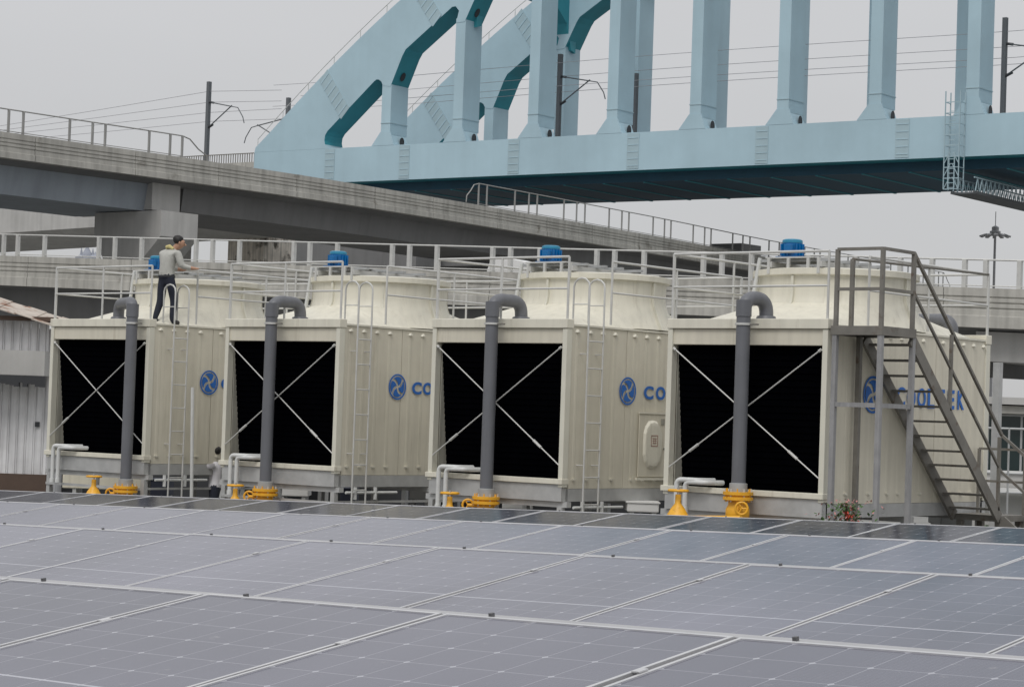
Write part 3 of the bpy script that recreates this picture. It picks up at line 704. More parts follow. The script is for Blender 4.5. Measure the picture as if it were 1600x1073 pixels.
# hood from rectangle to circle
CX, CY = -TW/2, TD/2
hd = MB(); n_ = 48
for j in range(n_):
    th = 2*math.pi*j/n_; cx, sy = math.cos(th), math.sin(th)
    k = 1/max(abs(cx)/1.40, abs(sy)/2.35); hd.v.append(V((CX+cx*k, CY+sy*k, 2.70)))
for j in range(n_):
    th = 2*math.pi*j/n_; hd.v.append(V((CX+1.30*math.cos(th), CY+1.36*math.sin(th), 3.12)))
for j in range(n_): hd.f.append([j, (j+1) % n_, n_+(j+1) % n_, n_+j])
hd.smooth = True; hd.build('stack_hood', creamL, tw)
st = MB(); st.lathe((CX, CY, 0), [(1.53, 2.72), (1.47, 2.86), (1.40, 3.02), (1.345, 3.16), (1.325, 3.26), (1.33, 3.54), (1.34, 3.57), (1.40, 3.585), (1.40, 3.68), (1.30, 3.70), (1.285, 3.55), (1.28, 3.2), (1.38, 2.72)], 64)
stk = st.build('fan_stack', creamL, tw)
for k in range(8):
    th = k*math.pi/4; d = V((math.cos(th), math.sin(th), 0)); sdv = V((-d.y, d.x, 0)); rb = MB()
    pr = [(1.545, 2.72), (1.485, 2.86), (1.415, 3.02), (1.36, 3.16), (1.34, 3.26), (1.34, 3.57)]
    b = 0
    for (r_, z) in pr:
        for sgn in (-1, 1):
            for dr in (-0.06, 0.045 if k % 2 == 0 else 0.012): rb.v.append(V((CX, CY, z)) + d*(r_+dr-0.01) + sdv*(sgn*(0.022 if k % 2 == 0 else 0.012)))
    for i in range(len(pr)-1):
        q = i*4
        for a1_, b1_ in ((0,1),(1,3),(3,2),(2,0)): rb.f.append([q+a1_, q+b1_, q+4+b1_, q+4+a1_])
    rb.f.append([0,1,3,2]); q = (len(pr)-1)*4; rb.f.append([q,q+2,q+3,q+1])
    rb.build('stack_rib', rib_m, stk)
fan = MB(); fan.tube([(CX, CY, 3.28), (CX, CY, 3.5)], 0.16, 16)
fo = fan.build('fan_hub', greyd, tw)
for k in range(6):
    th = k*math.pi/3; d = V((math.cos(th), math.sin(th), 0)); sdv = V((-d.y, d.x, 0))
    MB().obox(V((CX, CY, 3.4))+d*0.68, d, (sdv*0.94+Z*0.3).normalized(), (Z*0.94-sdv*0.3).normalized(), 0.56, 0.12, 0.012).build('fan_blade', galv, fo)
# motor support frame across the rim
MX, MY = -TW/2-0.30, TD/2-0.92
fr = MB().box(CX-0.52, CX-0.44, CY-1.32, CY+1.32, 3.71, 3.80).build('support_beam', galvb, tw)
MB().box(CX+0.44, CX+0.52, CY-1.32, CY+1.32, 3.71, 3.80).build('support_beam', galvb, tw)
for yy in (CY-1.15, CY-0.6, CY-0.1, CY+0.5):
    MB().box(CX-0.72, CX+0.72, yy-0.04, yy+0.04, 3.805, 3.85).build('cross_member', galv, fr)
for xx in (CX-0.48, CX+0.48):
    for yy in (CY-1.1, CY-0.75, CY+1.1): MB().box(xx-0.05, xx+0.05, yy-0.05, yy+0.05, 3.60, 3.71).build('frame_foot', galvb, fr)
MB().box(CX-0.58, CX+0.35, CY-1.30, CY-0.45, 3.855, 3.88).build('motor_plate', galvb, fr)
for xx in (CX-0.50, CX-0.12, CX+0.26, CX+0.46): MB().box(xx-0.025, xx+0.025, CY-1.33, CY-1.29, 3.60, 3.86).build('frame_upright', galvb, fr)
mo = MB(); mo.tube([(MX, MY, 3.90), (MX, MY, 4.15)], 0.165, 20); mo = mo.build('motor', blue_motor, tw)
for k in range(18):
    th = k*math.pi/9; d = V((math.cos(th), math.sin(th), 0)); sdv = V((-d.y, d.x, 0))
    MB().obox(V((MX, MY, 4.02))+d*0.178, d, sdv, Z, 0.024, 0.007, 0.10).build('cooling_fin', blue_motor, mo)
MB().lathe((MX, MY, 0), [(0.01, 4.205), (0.13, 4.20), (0.165, 4.185), (0.172, 4.15), (0.17, 4.135), (0.01, 4.135)], 20).build('fan_cowl', teal_motor, mo)
MB().box(MX+0.0, MX+0.12, MY-0.26, MY-0.14, 3.97, 4.10).build('terminal_box', blue_motor, mo, bevel=0.01)
MB().box(MX-0.20, MX+0.20, MY-0.20, MY+0.20, 3.882, 3.905).build('flange', blue_motor, mo)
MB().tube([(CX-0.80, CY-1.12, 3.88), (CX-1.02, CY-1.10, 2.72)], 0.036, 8).build('cable_conduit', wpvc, tw)
# guard rails
RH = 1.10
def rail_run(pts, name='guard_rail', r=0.021, closed=False, par=tw, mids=(0.56,), zb=TZ-0.05, mtt=galvb, ht=RH):
    top = [V(p)+Z*ht for p in pts]; o = MB().tube(top, r, 8).build(name, mtt, par)
    for mh in mids: MB().tube([V(p)+Z*mh for p in pts], r*0.85, 8).build('mid_rail', mtt, o)
    for p in pts: MB().tube([V(p)+Z*0.0, V(p)+Z*ht], r, 8).build('rail_post', mtt, o)
    return o
P0 = lambda x, y: V((x, y, TZ-0.01))
rail_run([P0(-0.03, 0.03), P0(-0.78, 0.03)][::-1] and [P0(-TW+0.02, 0.03), P0(-1.5, 0.03), P0(-0.03, 0.03)])
rail_run([P0(-TW+0.02, 0.05), P0(-TW+0.02, 1.8), P0(-TW+0.02, 3.6), P0(-TW+0.02, TD-0.05)])
rail_run([P0(-TW+0.02, TD-0.03), P0(-1.5, TD-0.03), P0(-0.02, TD-0.03)])
rail_run([P0(-0.02, 1.25), P0(-0.02, 3.2), P0(-0.02, TD-0.05)])
# steel support under basin
for yy in (0.1, TD/2, TD-0.1):
    MB().box(-TW-0.1, 0.08, yy-0.06, yy+0.06, -0.42, -0.325).build('bearer_beam', galvm, tw)
for xx in (-TW+0.05, -1.5, -0.05):
    for yy in (0.0, TD/2, TD-0.15):
        MB().box(xx-0.05, xx+0.05, yy, yy+0.1, GZ, -0.42).build('support_leg', galvm, tw)
for xs in (-0.03, -TW+0.03):
    MB().box(xs-0.03, xs+0.03, 0.1, TD-0.1, -0.32, -0.105).build('basin_side', galvm, tw)
MB().box(-TW+0.1, -0.1, 0.2, TD-0.2, -0.30, -0.2).build('basin_floor', greyd, tw)
MB().box(-0.06, 0.0, 0.1, TD-0.1, -0.62, -0.58).build('lower_rail', galvm, tw)
MB().box(-TW, -0.1, -0.02, 0.02, -0.64, -0.59).build('lower_rail', galvm, tw)
towers = [None, None, None, tw]
for i in (2, 1, 0):
    c = dup(tw); c.location.x = XO[i]; c['label'] = tlabels[i]; towers[i] = c

# ---- logo and lettering
def logo(par, x0, yc, zc, R):
    for nm, r0, r1 in (('logo_ring', R*0.88, R),):
        mb = MB(); n_ = 40
        for dx in (0.002, 0.006):
            for rr in (r0, r1):
                for j in range(n_):
                    th = 2*math.pi*j/n_; mb.v.append(V((x0+dx, yc+rr*math.cos(th), zc+rr*math.sin(th))))
        for j in range(n_):
            k = (j+1) % n_
            mb.f += [[2*n_+j, 3*n_+j, 3*n_+k, 2*n_+k], [j, k, n_+k, n_+j], [j, 2*n_+j, 2*n_+k, k], [n_+j, n_+k, 3*n_+k, 3*n_+j]]
        ring = mb.build(nm, logo_m, par)
    for q in range(4):
        a0 = q*math.pi/2+0.35; pts = []; K = 10
        for t in range(K+1):
            f_ = 0.10+0.68*t/K; th = a0+0.065/f_+0.75*f_**1.5; pts.append((R*f_*math.cos(th), R*f_*math.sin(th)))
        e0 = a0+0.065/0.78+0.75*0.78**1.5; e1 = a0+math.pi/2-0.065/0.78+0.75*0.78**1.5-0.10
        for t in range(1, K): th = e0+(e1-e0)*t/K; pts.append((R*0.78*math.cos(th), R*0.78*math.sin(th)))
        for t in range(K, -1, -1):
            f_ = 0.14+0.62*t/K; th = a0+math.pi/2-0.065/f_+0.75*f_**1.5-0.12-0.35*(1-t/K); pts.append((R*f_*math.cos(th), R*f_*math.sin(th)))
        mb = MB(); cx = sum(p[0] for p in pts)/len(pts); cy = sum(p[1] for p in pts)/len(pts); n_ = len(pts)
        bm = bmesh.new(); vs_ = [bm.verts.new(V((x0+0.006, yc+p[0], zc+p[1])) - V((par.location.x, 0, GZ))) for p in pts]; fc = bm.faces.new(vs_)
        ex = bmesh.ops.extrude_face_region(bm, geom=[fc]); 
        for v_ in [g_ for g_ in ex['geom'] if isinstance(g_, bmesh.types.BMVert)]: v_.co.x -= 0.004
        bmesh.ops.recalc_face_normals(bm, faces=bm.faces); bmesh.ops.triangulate(bm, faces=[f_ for f_ in bm.faces if len(f_.verts) > 4])
        me = bpy.data.meshes.new('logo_blade'); bm.to_mesh(me); bm.free(); me.materials.append(logo_m)
        o = bpy.data.objects.new('logo_blade', me); COL.objects.link(o); o.parent = par
def letters(par, x0, y0, zc, h, txt, adv):
    for k, ch in enumerate(txt):
        cu = bpy.data.curves.new('letter', 'FONT'); cu.body = ch; cu.size = h/0.70; cu.extrude = 0.002; cu.offset = 0.012; cu.resolution_u = 4
        ob = bpy.data.objects.new('tmp', cu); COL.objects.link(ob)
        dg = bpy.context.evaluated_depsgraph_get(); dg.update()
        me = bpy.data.meshes.new_from_object(ob.evaluated_get(dg)); bpy.data.objects.remove(ob)
        xs_ = [v_.co.x for v_ in me.vertices]; ys_ = [v_.co.y for v_ in me.vertices]
        w0, w1 = min(xs_), max(xs_); tgt = adv[1]*(0.72 if ch in 'LTEK' else 0.86); sc_ = tgt/(w1-w0); hh = max(ys_)-min(ys_)
        for v_ in me.vertices:
            lx, ly, lz = v_.co
            v_.co = V((x0+0.004+lz, y0+k*adv[0]+(lx-w0)*sc_, zc-h/2+(ly-min(ys_))*h/hh)) - V((par.location.x, 0, GZ))
        me.materials.clear(); me.materials.append(logo_m); me.name = 'letter'
        o = bpy.data.objects.new('letter', me); COL.objects.link(o); o.parent = par
FL = 0.014
for i, (yc, zc, R, yt, h, adv) in enumerate(((1.64, 1.565, 0.25, 1.98, 0.23, (0.345, 0.31)), (1.61, 1.575, 0.245, 2.03, 0.24, (0.315, 0.32)), (1.765, 1.605, 0.245, 2.25, 0.24, (0.365, 0.34)), (1.41, 1.64, 0.30, 2.17, 0.325, (0.345, 0.325)))):
    x0 = XO[i] + FL
    logo(towers[i], x0, yc, zc, R); letters(towers[i], x0, yt, zc-0.01, h, 'COOLTEK', adv)

# ---- ladders on the side of the first three towers
for i, (ya, yb_) in enumerate(((0.50, 0.87), (0.30, 0.67), (0.38, 0.81))):
    x0 = XO[i]; par = towers[i]
    lad = MB(); lad.tube([(x0+0.16, ya, GZ), (x0+0.16, ya, 2.9), (x0+0.16, ya, 3.35)] + [(x0+0.16-0.17*(1-math.cos(t*math.pi/6)), ya, 3.35+0.15*math.sin(t*math.pi/6)) for t in range(1, 7)] + [(x0-0.18, ya, 2.72)], 0.017, 8)
    l1 = lad.build('ladder', galvb, par)
    lad = MB(); lad.tube([(x0+0.16, yb_, GZ), (x0+0.16, yb_, 2.9), (x0+0.16, yb_, 3.35)] + [(x0+0.16-0.17*(1-math.cos(t*math.pi/6)), yb_, 3.35+0.15*math.sin(t*math.pi/6)) for t in range(1, 7)] + [(x0-0.18, yb_, 2.72)], 0.017, 8)
    lad.build('stile', galvb, l1)
    for k in range(9):
        z = -1.3+k*0.465
        if z < 2.6: MB().tube([(x0+0.16, ya, z), (x0+0.16, yb_, z)], 0.013, 6).build('rung', galvb, l1)
    for yy in (ya, yb_): MB().tube([(x0+0.16, yy, 3.05), (x0-0.18, yy, 3.05)], 0.012, 6).build('hoop_tie', galvb, l1)
    for z in (0.3, 2.2):
        for yy in (ya, yb_): MB().tube([(x0+0.0, yy, z), (x0+0.16, yy, z)], 0.012, 6).build('wall_bracket', galvb, l1)
# leaning pole by the far tower
pq = MB().tube([(-3*SP+0.35, 0.88, 1.45), (-3*SP+0.35, 1.0, GZ)], 0.035, 8).build('white_pole', wpvc)
tag(pq, 'white plastic pole leaning beside the ladder of the farthest cooling tower', 'pole')

# ---- access door with stamp on the third tower
x0 = XO[2]; dpar = towers[2]
dr = MB().box(x0+0.018, x0+0.035, 2.12, 2.95, 0.10, 1.22).build('access_door', cream, dpar, bevel=0.006)
MB().box(x0+0.03, x0+0.05, 2.10, 2.97, 1.22, 1.25).build('door_drip_lip', creamL, dr)
MB().box(x0+0.02, x0+0.06, 2.06, 3.0, 0.045, 0.085).build('door_sill', creamL, dr)
dm = MB(); oc = [(0.0,0.43),(0.13,0.41),(0.22,0.32),(0.27,0.20),(0.28,0),(0.27,-0.20),(0.22,-0.32),(0.13,-0.41),(0,-0.43),(-0.13,-0.41),(-0.22,-0.32),(-0.27,-0.20),(-0.28,0),(-0.27,0.20),(-0.22,0.32),(-0.13,0.41)]
for sc_, dx in ((1.0, 0.035), (0.9, 0.075), (0.78, 0.08)):
    for p in oc: dm.v.append(V((x0+dx, 2.52+p[0]*sc_, 0.68+p[1]*sc_)))
n_ = len(oc)
for r_ in range(2):
    for j in range(n_): dm.f.append([r_*n_+j, r_*n_+(j+1)%n_, (r_+1)*n_+(j+1)%n_, (r_+1)*n_+j])
dm.f.append([2*n_+j for j in range(n_)]); dm.build('door_dome', creamL, dr)
sp_ = MB()
for (a_, b_, c_, d_) in ((2.43,2.63,0.83,0.845),(2.43,2.63,0.645,0.66),(2.43,2.445,0.645,0.845),(2.615,2.63,0.645,0.845),(2.47,2.59,0.78,0.79),(2.47,2.59,0.70,0.71),(2.50,2.512,0.69,0.80),(2.55,2.562,0.69,0.80),(2.47,2.59,0.74,0.75)):
    sp_.box(x0+0.081, x0+0.083+0.0005*a_, a_, b_, c_, d_)
struct(sp_.build('red_stamp', redprint, dr), 'stuff')
MB().tube([(x0+0.035, 2.90, 0.60), (x0+0.075, 2.90, 0.60)], 0.022, 10).build('door_knob', darkbox, dr)
MB().box(x0+0.036, x0+0.044, 2.77, 2.88, 1.03, 1.14).build('door_patch', cheek, dr)

# ---- grey riser pipes with yellow valves (one assembly per tower)
def elbow(c0, p_corner, p1, r=0.16, n_=6):
    a_ = (V(c0)-V(p_corner)).normalized(); b_ = (V(p1)-V(p_corner)).normalized(); out = []
    for k in range(n_+1):
        t = k/n_; out.append(V(p_corner) + a_*r*(1-t)**2 + b_*r*t*t)
    return out
def riser(i, x, zf, end, label, r=0.113):
    X0 = XO[i]; y = -0.30
    t = thing('riser_pipe', (X0+x, y, GZ), label, 'water pipe', 'grey riser pipes in front of the towers')
    ex, ey = end; top = 3.10
    c0 = V((X0+x, y, zf)); c1 = V((X0+x, y, top)); c2 = V((X0+ex, ey, top)); c3 = V((X0+ex, ey, 2.74))
    h = (c2-c1).length
    rr = min(0.24, h*0.48)
    MB().tube([c0] + elbow(c0, c1, c2, rr, 8) + elbow(c1, c2, c3, rr, 8) + [c3], r, 20).build('pipe', pvc, t)
    MB().lathe(c3, [(r+0.002, 0.10), (r+0.035, 0.09), (r+0.07, 0.0), (r+0.002, 0.0)], 20).build('roof_boot', pvc, t)
    MB().lathe((c0.x, c0.y, 2.80), [(r+0.001, 0), (r+0.012, 0), (r+0.012, 0.26), (r+0.001, 0.26)], 20).build('coupling', pvc, t)
    MB().lathe((c0.x, c0.y, 2.66), [(r+0.001, 0), (r+0.02, 0), (r+0.02, 0.035), (r+0.001, 0.035)], 20).build('pipe_clamp', galvb, t)
    MB().box(c0.x+r, c0.x+r+0.16, c0.y-0.02, c0.y+0.03, 2.662, 2.685).build('clamp_arm', galvd, t)
    z = zf
    MB().lathe((c0.x, c0.y, z), [(r+0.002, -0.02), (r+0.03, -0.02), (r+0.03, 0.13), (r+0.002, 0.14)], 20).build('flange_adapter', galv, t)
    vb = MB(); R = 0.24
    vb.lathe((c0.x, c0.y, z), [(0.01, 0.0), (R, 0.0), (R, -0.05), (R-0.04, -0.06), (R-0.04, -0.075), (R, -0.085), (R, -0.13), (0.155, -0.135), (0.15, -0.20), (0.19, -0.28), (0.19, -0.40), (0.155, -0.46), (0.16, -0.50), (R, -0.505), (R, -0.60), (0.15, -0.605), (0.15, -1.2+0.0), (0.01, -1.2)], 24)
    vb = vb.build('valve_body', yel, t)
    for k in range(12):
        th = k*math.pi/6; p = V((c0.x+math.cos(th)*0.205, c0.y+math.sin(th)*0.205, z))
        MB().tube([p-Z*0.16, p+Z*0.05], 0.013, 6).build('bolt', galvb if k % 2 else yel, vb)
    # handwheel, its shaft pointing out to the front right
    hd_ = V((0.55, -0.83, 0)).normalized(); hx = V((-hd_.y, hd_.x, 0)); hc = c0 + V((0, 0, -0.25)) + hd_*0.30 + hx*0.06
    if i < 3: hc = c0 + V((-0.30, -0.12, -0.16))
    MB().tube([V((c0.x, c0.y, hc.z)), hc], 0.03, 8).build('gear_shaft', yel, vb)
    wheel = MB(); wheel.tube([hc + (hx*math.cos(k*math.pi/8)+Z*math.sin(k*math.pi/8))*0.095 for k in range(17)], 0.02, 8); wheel = wheel.build('handwheel', yel, vb)
    for k in range(3): MB().tube([hc, hc+(hx*math.cos(k*2.1)+Z*math.sin(k*2.1))*0.11], 0.012, 6).build('spoke', yel, wheel)
    return t
rl = ['grey riser pipe on a yellow valve, in front of the farthest cooling tower',
      'grey riser pipe on a yellow valve, in front of the tower next to the farthest',
      'grey riser pipe with yellow flange, in front of the tower with the access door',
      'grey riser pipe with bolted yellow valve, in front of the tower beside the staircase']
riser(0, -0.20, -0.55, (-1.28, 0.28), rl[0]); riser(1, -1.50, -0.42, (-1.46, 0.42), rl[1]); riser(2, -1.42, -0.30, (-1.36, 0.42), rl[2]); riser(3, -1.37, 0.03, (-1.27, 0.20), rl[3])
# second, conical gate valve per tower with top wheel
def gate_valve(i, px, ytop, D, label, s=1.0):
    c = at(px, ytop, D); t = thing('gate_valve', (c.x, c.y, GZ), label, 'valve', 'yellow gate valves with a top wheel')
    MB().lathe(c, [(0.01, -0.06*s), (0.045*s, -0.06*s), (0.05*s, -0.20*s), (0.11*s, -0.28*s), (0.19*s, -0.42*s), (0.22*s, -0.47*s), (0.22*s, -0.53*s), (0.17*s, -0.54*s), (0.17*s, -0.62*s), (0.26*s, -0.63*s), (0.26*s, -0.70*s), (0.15*s, -0.71*s), (0.15*s, GZ-c.z), (0.01, GZ-c.z)], 20).build('bonnet', yel, t)
    MB().tube([c+V((math.cos(k*math.pi/8), math.sin(k*math.pi/8), 0))*0.15*s for k in range(17)], 0.02*s, 8).build('handwheel', yel, t)
    for k in range(4): MB().tube([c, c+V((math.cos(k*math.pi/2), math.sin(k*math.pi/2), 0))*0.15*s], 0.012, 6).build('spoke', yel, t)
    MB().tube([c-Z*0.1, c+Z*0.05], 0.02*s, 8).build('stem', galv, t)
gate_valve(3, 1060, 766, 35.3, 'large yellow cone-shaped gate valve below the white overflow pipe, nearest tower', 1.0)
gate_valve(2, 703, 770, 38.6, 'yellow gate valve with flat wheel beside the riser, tower with the access door', 1.0)
gate_valve(1, 368, 758, 42.0, 'yellow gate valve at the corner where the ground worker stands', 0.95)
gate_valve(0, 147, 744, 44.6, 'small yellow gate valve under the sill of the farthest tower', 0.95)
# yellow headers low down between the valves
for (xa, ya_, xb, yb2, D1, D2, lb) in ((1066, 806, 1158, 806, 35.3, 34.6, 'yellow header pipe joining the two valves of the nearest tower'),):
    p = at(xa, ya_, D1); q = at(xb, yb2, D2); p.z -= 0.05; q.z -= 0.05; tg = MB().tube([p, q], 0.06, 12).build('header_pipe', yel); tag(tg, lb, 'water pipe', 'yellow header pipes')
# white overflow pipes
for i, (D0, lb) in enumerate(((0, 'white overflow pipe bent over the sill of the farthest tower next to the shed'), (0, 'white overflow pipe bent over the sill beside the ground worker'), (0, 'white overflow pipe bent over the sill of the tower with the access door'), (0, 'white overflow pipe bent over the sill above the large conical valve'))):
    X0 = XO[i]; xl = -TW+(0.40, 0.42, 0.38, 0.36)[i]; z = 0.17; t = thing('overflow_pipe', (X0+xl, -0.15, GZ), lb, 'water pipe', 'white overflow pipes over the sills')
    for dx, zz in ((0.0, 0.0), (0.17, -0.03)):
        c0 = V((X0+xl+dx+0.50, 0.16, z+zz)); c1 = V((X0+xl+dx+0.40, -0.18, z+zz)); c2 = V((X0+xl+dx, -0.18, z+zz)); c3 = V((X0+xl+dx, -0.18, -0.50 if i < 3 else -0.28))
        MB().tube([c0] + elbow(c0, c1, c2, 0.1, 4) + elbow(c1, c2, c3, 0.1, 6) + [c3], 0.042, 12).build('pipe', wpvc, t)
        MB().tube([c3, c3-Z*0.08], 0.055, 12).build('end_cap', wpvc, t)
# rear pipe stub on the nearest tower
t = thing('rear_pipe', (-0.55, TD+0.25, GZ), 'grey elbow pipe on the back corner of the tower beside the staircase', 'water pipe')
c0 = V((-1.5, 4.95, 3.02)); c1 = V((-0.52, 4.95, 3.02)); c2 = V((-0.52, 4.95, 2.70))
MB().tube([c0] + elbow(c0, c1, c2, 0.2, 8) + [c2], 0.12, 18).build('pipe', pvc, t)
MB().lathe(c1, [(0.121, -0.30), (0.17, -0.30), (0.17, -0.26), (0.121, -0.25)], 18).build('flange', pvc, t)

# ================================================================== ACCESS STAIR
legm = mat('platform_leg_steel', (0.31, 0.31, 0.315), 0.6, 0.2, var=0.2, scale=3, streak=0.2)
stair = thing('access_staircase', (0.5, 0.5, GZ), 'weathered steel staircase with landing and pipe handrails climbing to the nearest cooling tower', 'staircase')
sx0, sx1, py0, py1, PZ = 0.07, 0.93, 0.02, 0.98, 2.64
MB().box(sx0, sx1, py0, py1, PZ-0.01, PZ+0.02).build('platform_deck', galvd, stair)
for a_ in ((sx0, sx1, py0-0.05, py0, PZ-0.11, PZ+0.03), (sx0, sx1, py1, py1+0.05, PZ-0.11, PZ+0.03), (sx1, sx1+0.05, py0-0.05, py1+0.05, PZ-0.11, PZ+0.03), (sx0-0.02, sx0, py0, py1, PZ-0.11, PZ+0.0)):
    MB().box(*a_).build('platform_edge', galvd, stair)
for (xx, yy) in ((0.13, 0.02), (sx1, py0), (sx1, py1+0.02), (0.10, 0.80)):
    MB().box(xx-0.038, xx+0.038, yy-0.038, yy+0.038, GZ, PZ-0.11).build('platform_leg', legm if yy < 0.5 or xx > 0.5 else galvd, stair)
MB().box(0.12, sx1-0.05, py0-0.03, py0+0.03, 1.42, 1.49).build('leg_tie', legm, stair)
MB().box(sx1-0.03, sx1+0.03, py0+0.05, py1-0.03, 1.42, 1.49).build('leg_tie', legm, stair)
def srail(pts, par=stair, nm='platform_rail', r=0.024):
    o = MB().bar(pts[0], pts[1], 2*r) ; 
    for a_, b_ in zip(pts[1:-1], pts[2:]): o.bar(a_, b_, 2*r)
    return o.build(nm, galvd, par)
corn = [V((sx0+0.06, py0, PZ)), V((sx1, py0, PZ)), V((sx1, py1, PZ))]
top = [c+Z*1.22 for c in corn]; srail(top); srail([c+Z*0.60 for c in corn], nm='platform_mid_rail')
for c in corn: MB().bar(c, c+Z*1.22, 0.06).build('platform_post', galvd, stair)
MB().bar((0.02, 0.66, PZ), (0.02, 0.66, PZ+1.12), 0.06).build('platform_post', galvd, stair)
MB().tube([(0.02, 0.66, PZ+1.12), (0.0, 2.9, PZ+1.16), (-0.02, TD-0.05, PZ+1.2)], 0.022, 8).build('side_handrail', galvd, stair)
# flight down along +Y
y0f, z0f, y1f, z1f = py1, PZ-0.02, 4.05, -0.22
nst = 12
dY, dZ = (y1f-y0f), (z1f-z0f); fd = V((0, dY, dZ)); fu = fd.normalized()
for xx in (sx0+0.03, sx1):
    a_ = V((xx, y0f-0.02, z0f-0.10)); b_ = V((xx, y1f+0.02, z1f-0.10))
    MB().bar(a_, b_, 0.05, 0.20).build('stringer', galvd, stair)
for k in range(nst):
    t = (k+0.8)/nst; yy = y0f+dY*t; zz = z0f+dZ*t
    MB().box(sx0+0.055, sx1-0.025, yy-0.14, yy+0.11, zz-0.02, zz+0.015).build('tread', galvd, stair)
for h in (1.22, 0.62):
    a_ = V((sx1, y0f, PZ+h)); b_ = V((sx1, y1f+0.05, z1f+h+0.06)); q = b_ + V((1.6, 0.05, -1.25))
    srail([a_, b_, q], nm='stair_handrail', r=0.023 if h > 1 else 0.02)
for t in (0.42, 0.99):
    yy = y0f+dY*t; zz = z0f+dZ*t
    MB().bar((sx1, yy, zz), (sx1, yy, zz+1.22), 0.05).build('stair_post', galvd, stair)
# landing and lower flight towards +X
MB().box(sx0+0.0, sx1+0.03, y1f+0.03, y1f+0.95, z1f-0.16, z1f-0.06).build('landing', galvd, stair)
for xx in (sx0+0.1, sx1-0.05):
    for yy in (y1f+0.12, y1f+0.85): MB().box(xx-0.05, xx+0.05, yy-0.05, yy+0.05, GZ, z1f-0.161).build('landing_leg', galvd, stair)
for yy in (y1f+0.06, y1f+0.9):
    MB().bar((sx1+0.03, yy, z1f-0.15), (sx1+1.5, yy, GZ+0.05), 0.05, 0.20).build('stringer', galvd, stair)
for k in range(5):
    MB().box(sx1+0.12+k*0.26, sx1+0.36+k*0.26, y1f+0.09, y1f+0.87, z1f-0.35-k*0.2, z1f-0.32-k*0.2).build('tread', galvd, stair)
cr = [V((sx0, y1f+0.92, z1f-0.06)), V((sx1, y1f+0.92, z1f-0.06))]
for h in (1.1, 0.55): MB().bar(cr[0]+Z*h, cr[1]+Z*h, 0.04).build('landing_rail', galvd, stair)
for c in cr: MB().bar(c, c+Z*1.1, 0.045).build('landing_post', galvd, stair)

# ================================================================== PEOPLE
def figure(name, base, fwd, J, E, label, mats, hair=True, face=True, tint=None):
    """base: ground point; fwd: facing; J: dict joint -> (forward, side, up, radius); E: edges"""
    side = V((-fwd.y, fwd.x, 0))
    t = thing(name, base, label, 'person')
    ks = list(J); me = bpy.data.meshes.new('body')
    me.from_pydata([tuple(fwd*J[k][0]+side*J[k][1]+Z*J[k][2]) for k in ks], [(ks.index(a_), ks.index(b_)) for a_, b_ in E], [])
    o = bpy.data.objects.new('body_tmp', me); COL.objects.link(o)
    md = o.modifiers.new('skin', 'SKIN'); md.branch_smoothing = 0.6
    for i, k in enumerate(ks):
        r = J[k][3]; rr = r if isinstance(r, tuple) else (r, r)
        rr = (rr[0]*1.14, rr[1]*1.14)
        me.skin_vertices[0].data[i].radius = rr; me.skin_vertices[0].data[i].use_root = (k == 'pelvis')
    sb = o.modifiers.new('sub', 'SUBSURF'); sb.levels = 2; sb.render_levels = 2
    dg = bpy.context.evaluated_depsgraph_get(); dg.update()
    m2 = bpy.data.meshes.new_from_object(o.evaluated_get(dg)); m2.name = 'body'; bpy.data.objects.remove(o)
    m2.materials.clear()
    for x in mats: m2.materials.append(x)
    def seg(p):
        best = None
        for a_, b_ in E:
            A2 = fwd*J[a_][0]+side*J[a_][1]+Z*J[a_][2]; B2 = fwd*J[b_][0]+side*J[b_][1]+Z*J[b_][2]
            d = B2-A2; tt = max(0, min(1, (p-A2).dot(d)/max(d.dot(d), 1e-9))); q = (A2+d*tt-p).length
            if best is None or q < best[0]: best = (q, a_, b_, tt)
        return best
    for f_ in m2.polygons:
        f_.use_smooth = True
        q, a_, b_, tt = seg(f_.center); n2 = a_+'|'+b_
        if 'head' in n2 or 'hand' in n2 or 'finger' in n2 or ('neck' in a_ and tt > 0.35): k = 0
        elif any(w_ in n2 for w_ in ('foot', 'toe')) : k = 3 if ('toe' in n2 or tt > 0.7) else 2
        elif any(w_ in n2 for w_ in ('knee', 'hip', 'ankle')): k = 2
        elif 'pelvis' in n2: k = 2 if f_.center.z < J['pelvis'][2]+0.05 else 1
        else: k = 1
        f_.material_index = k
    b = bpy.data.objects.new('body', m2); COL.objects.link(b); b.parent = t
    return t, side
fw = V((0.02, 1.0, 0)).normalized()
mb_ = at(268, 498, 46.0); manx = V((-3*SP-0.26, 0.62, 2.71))
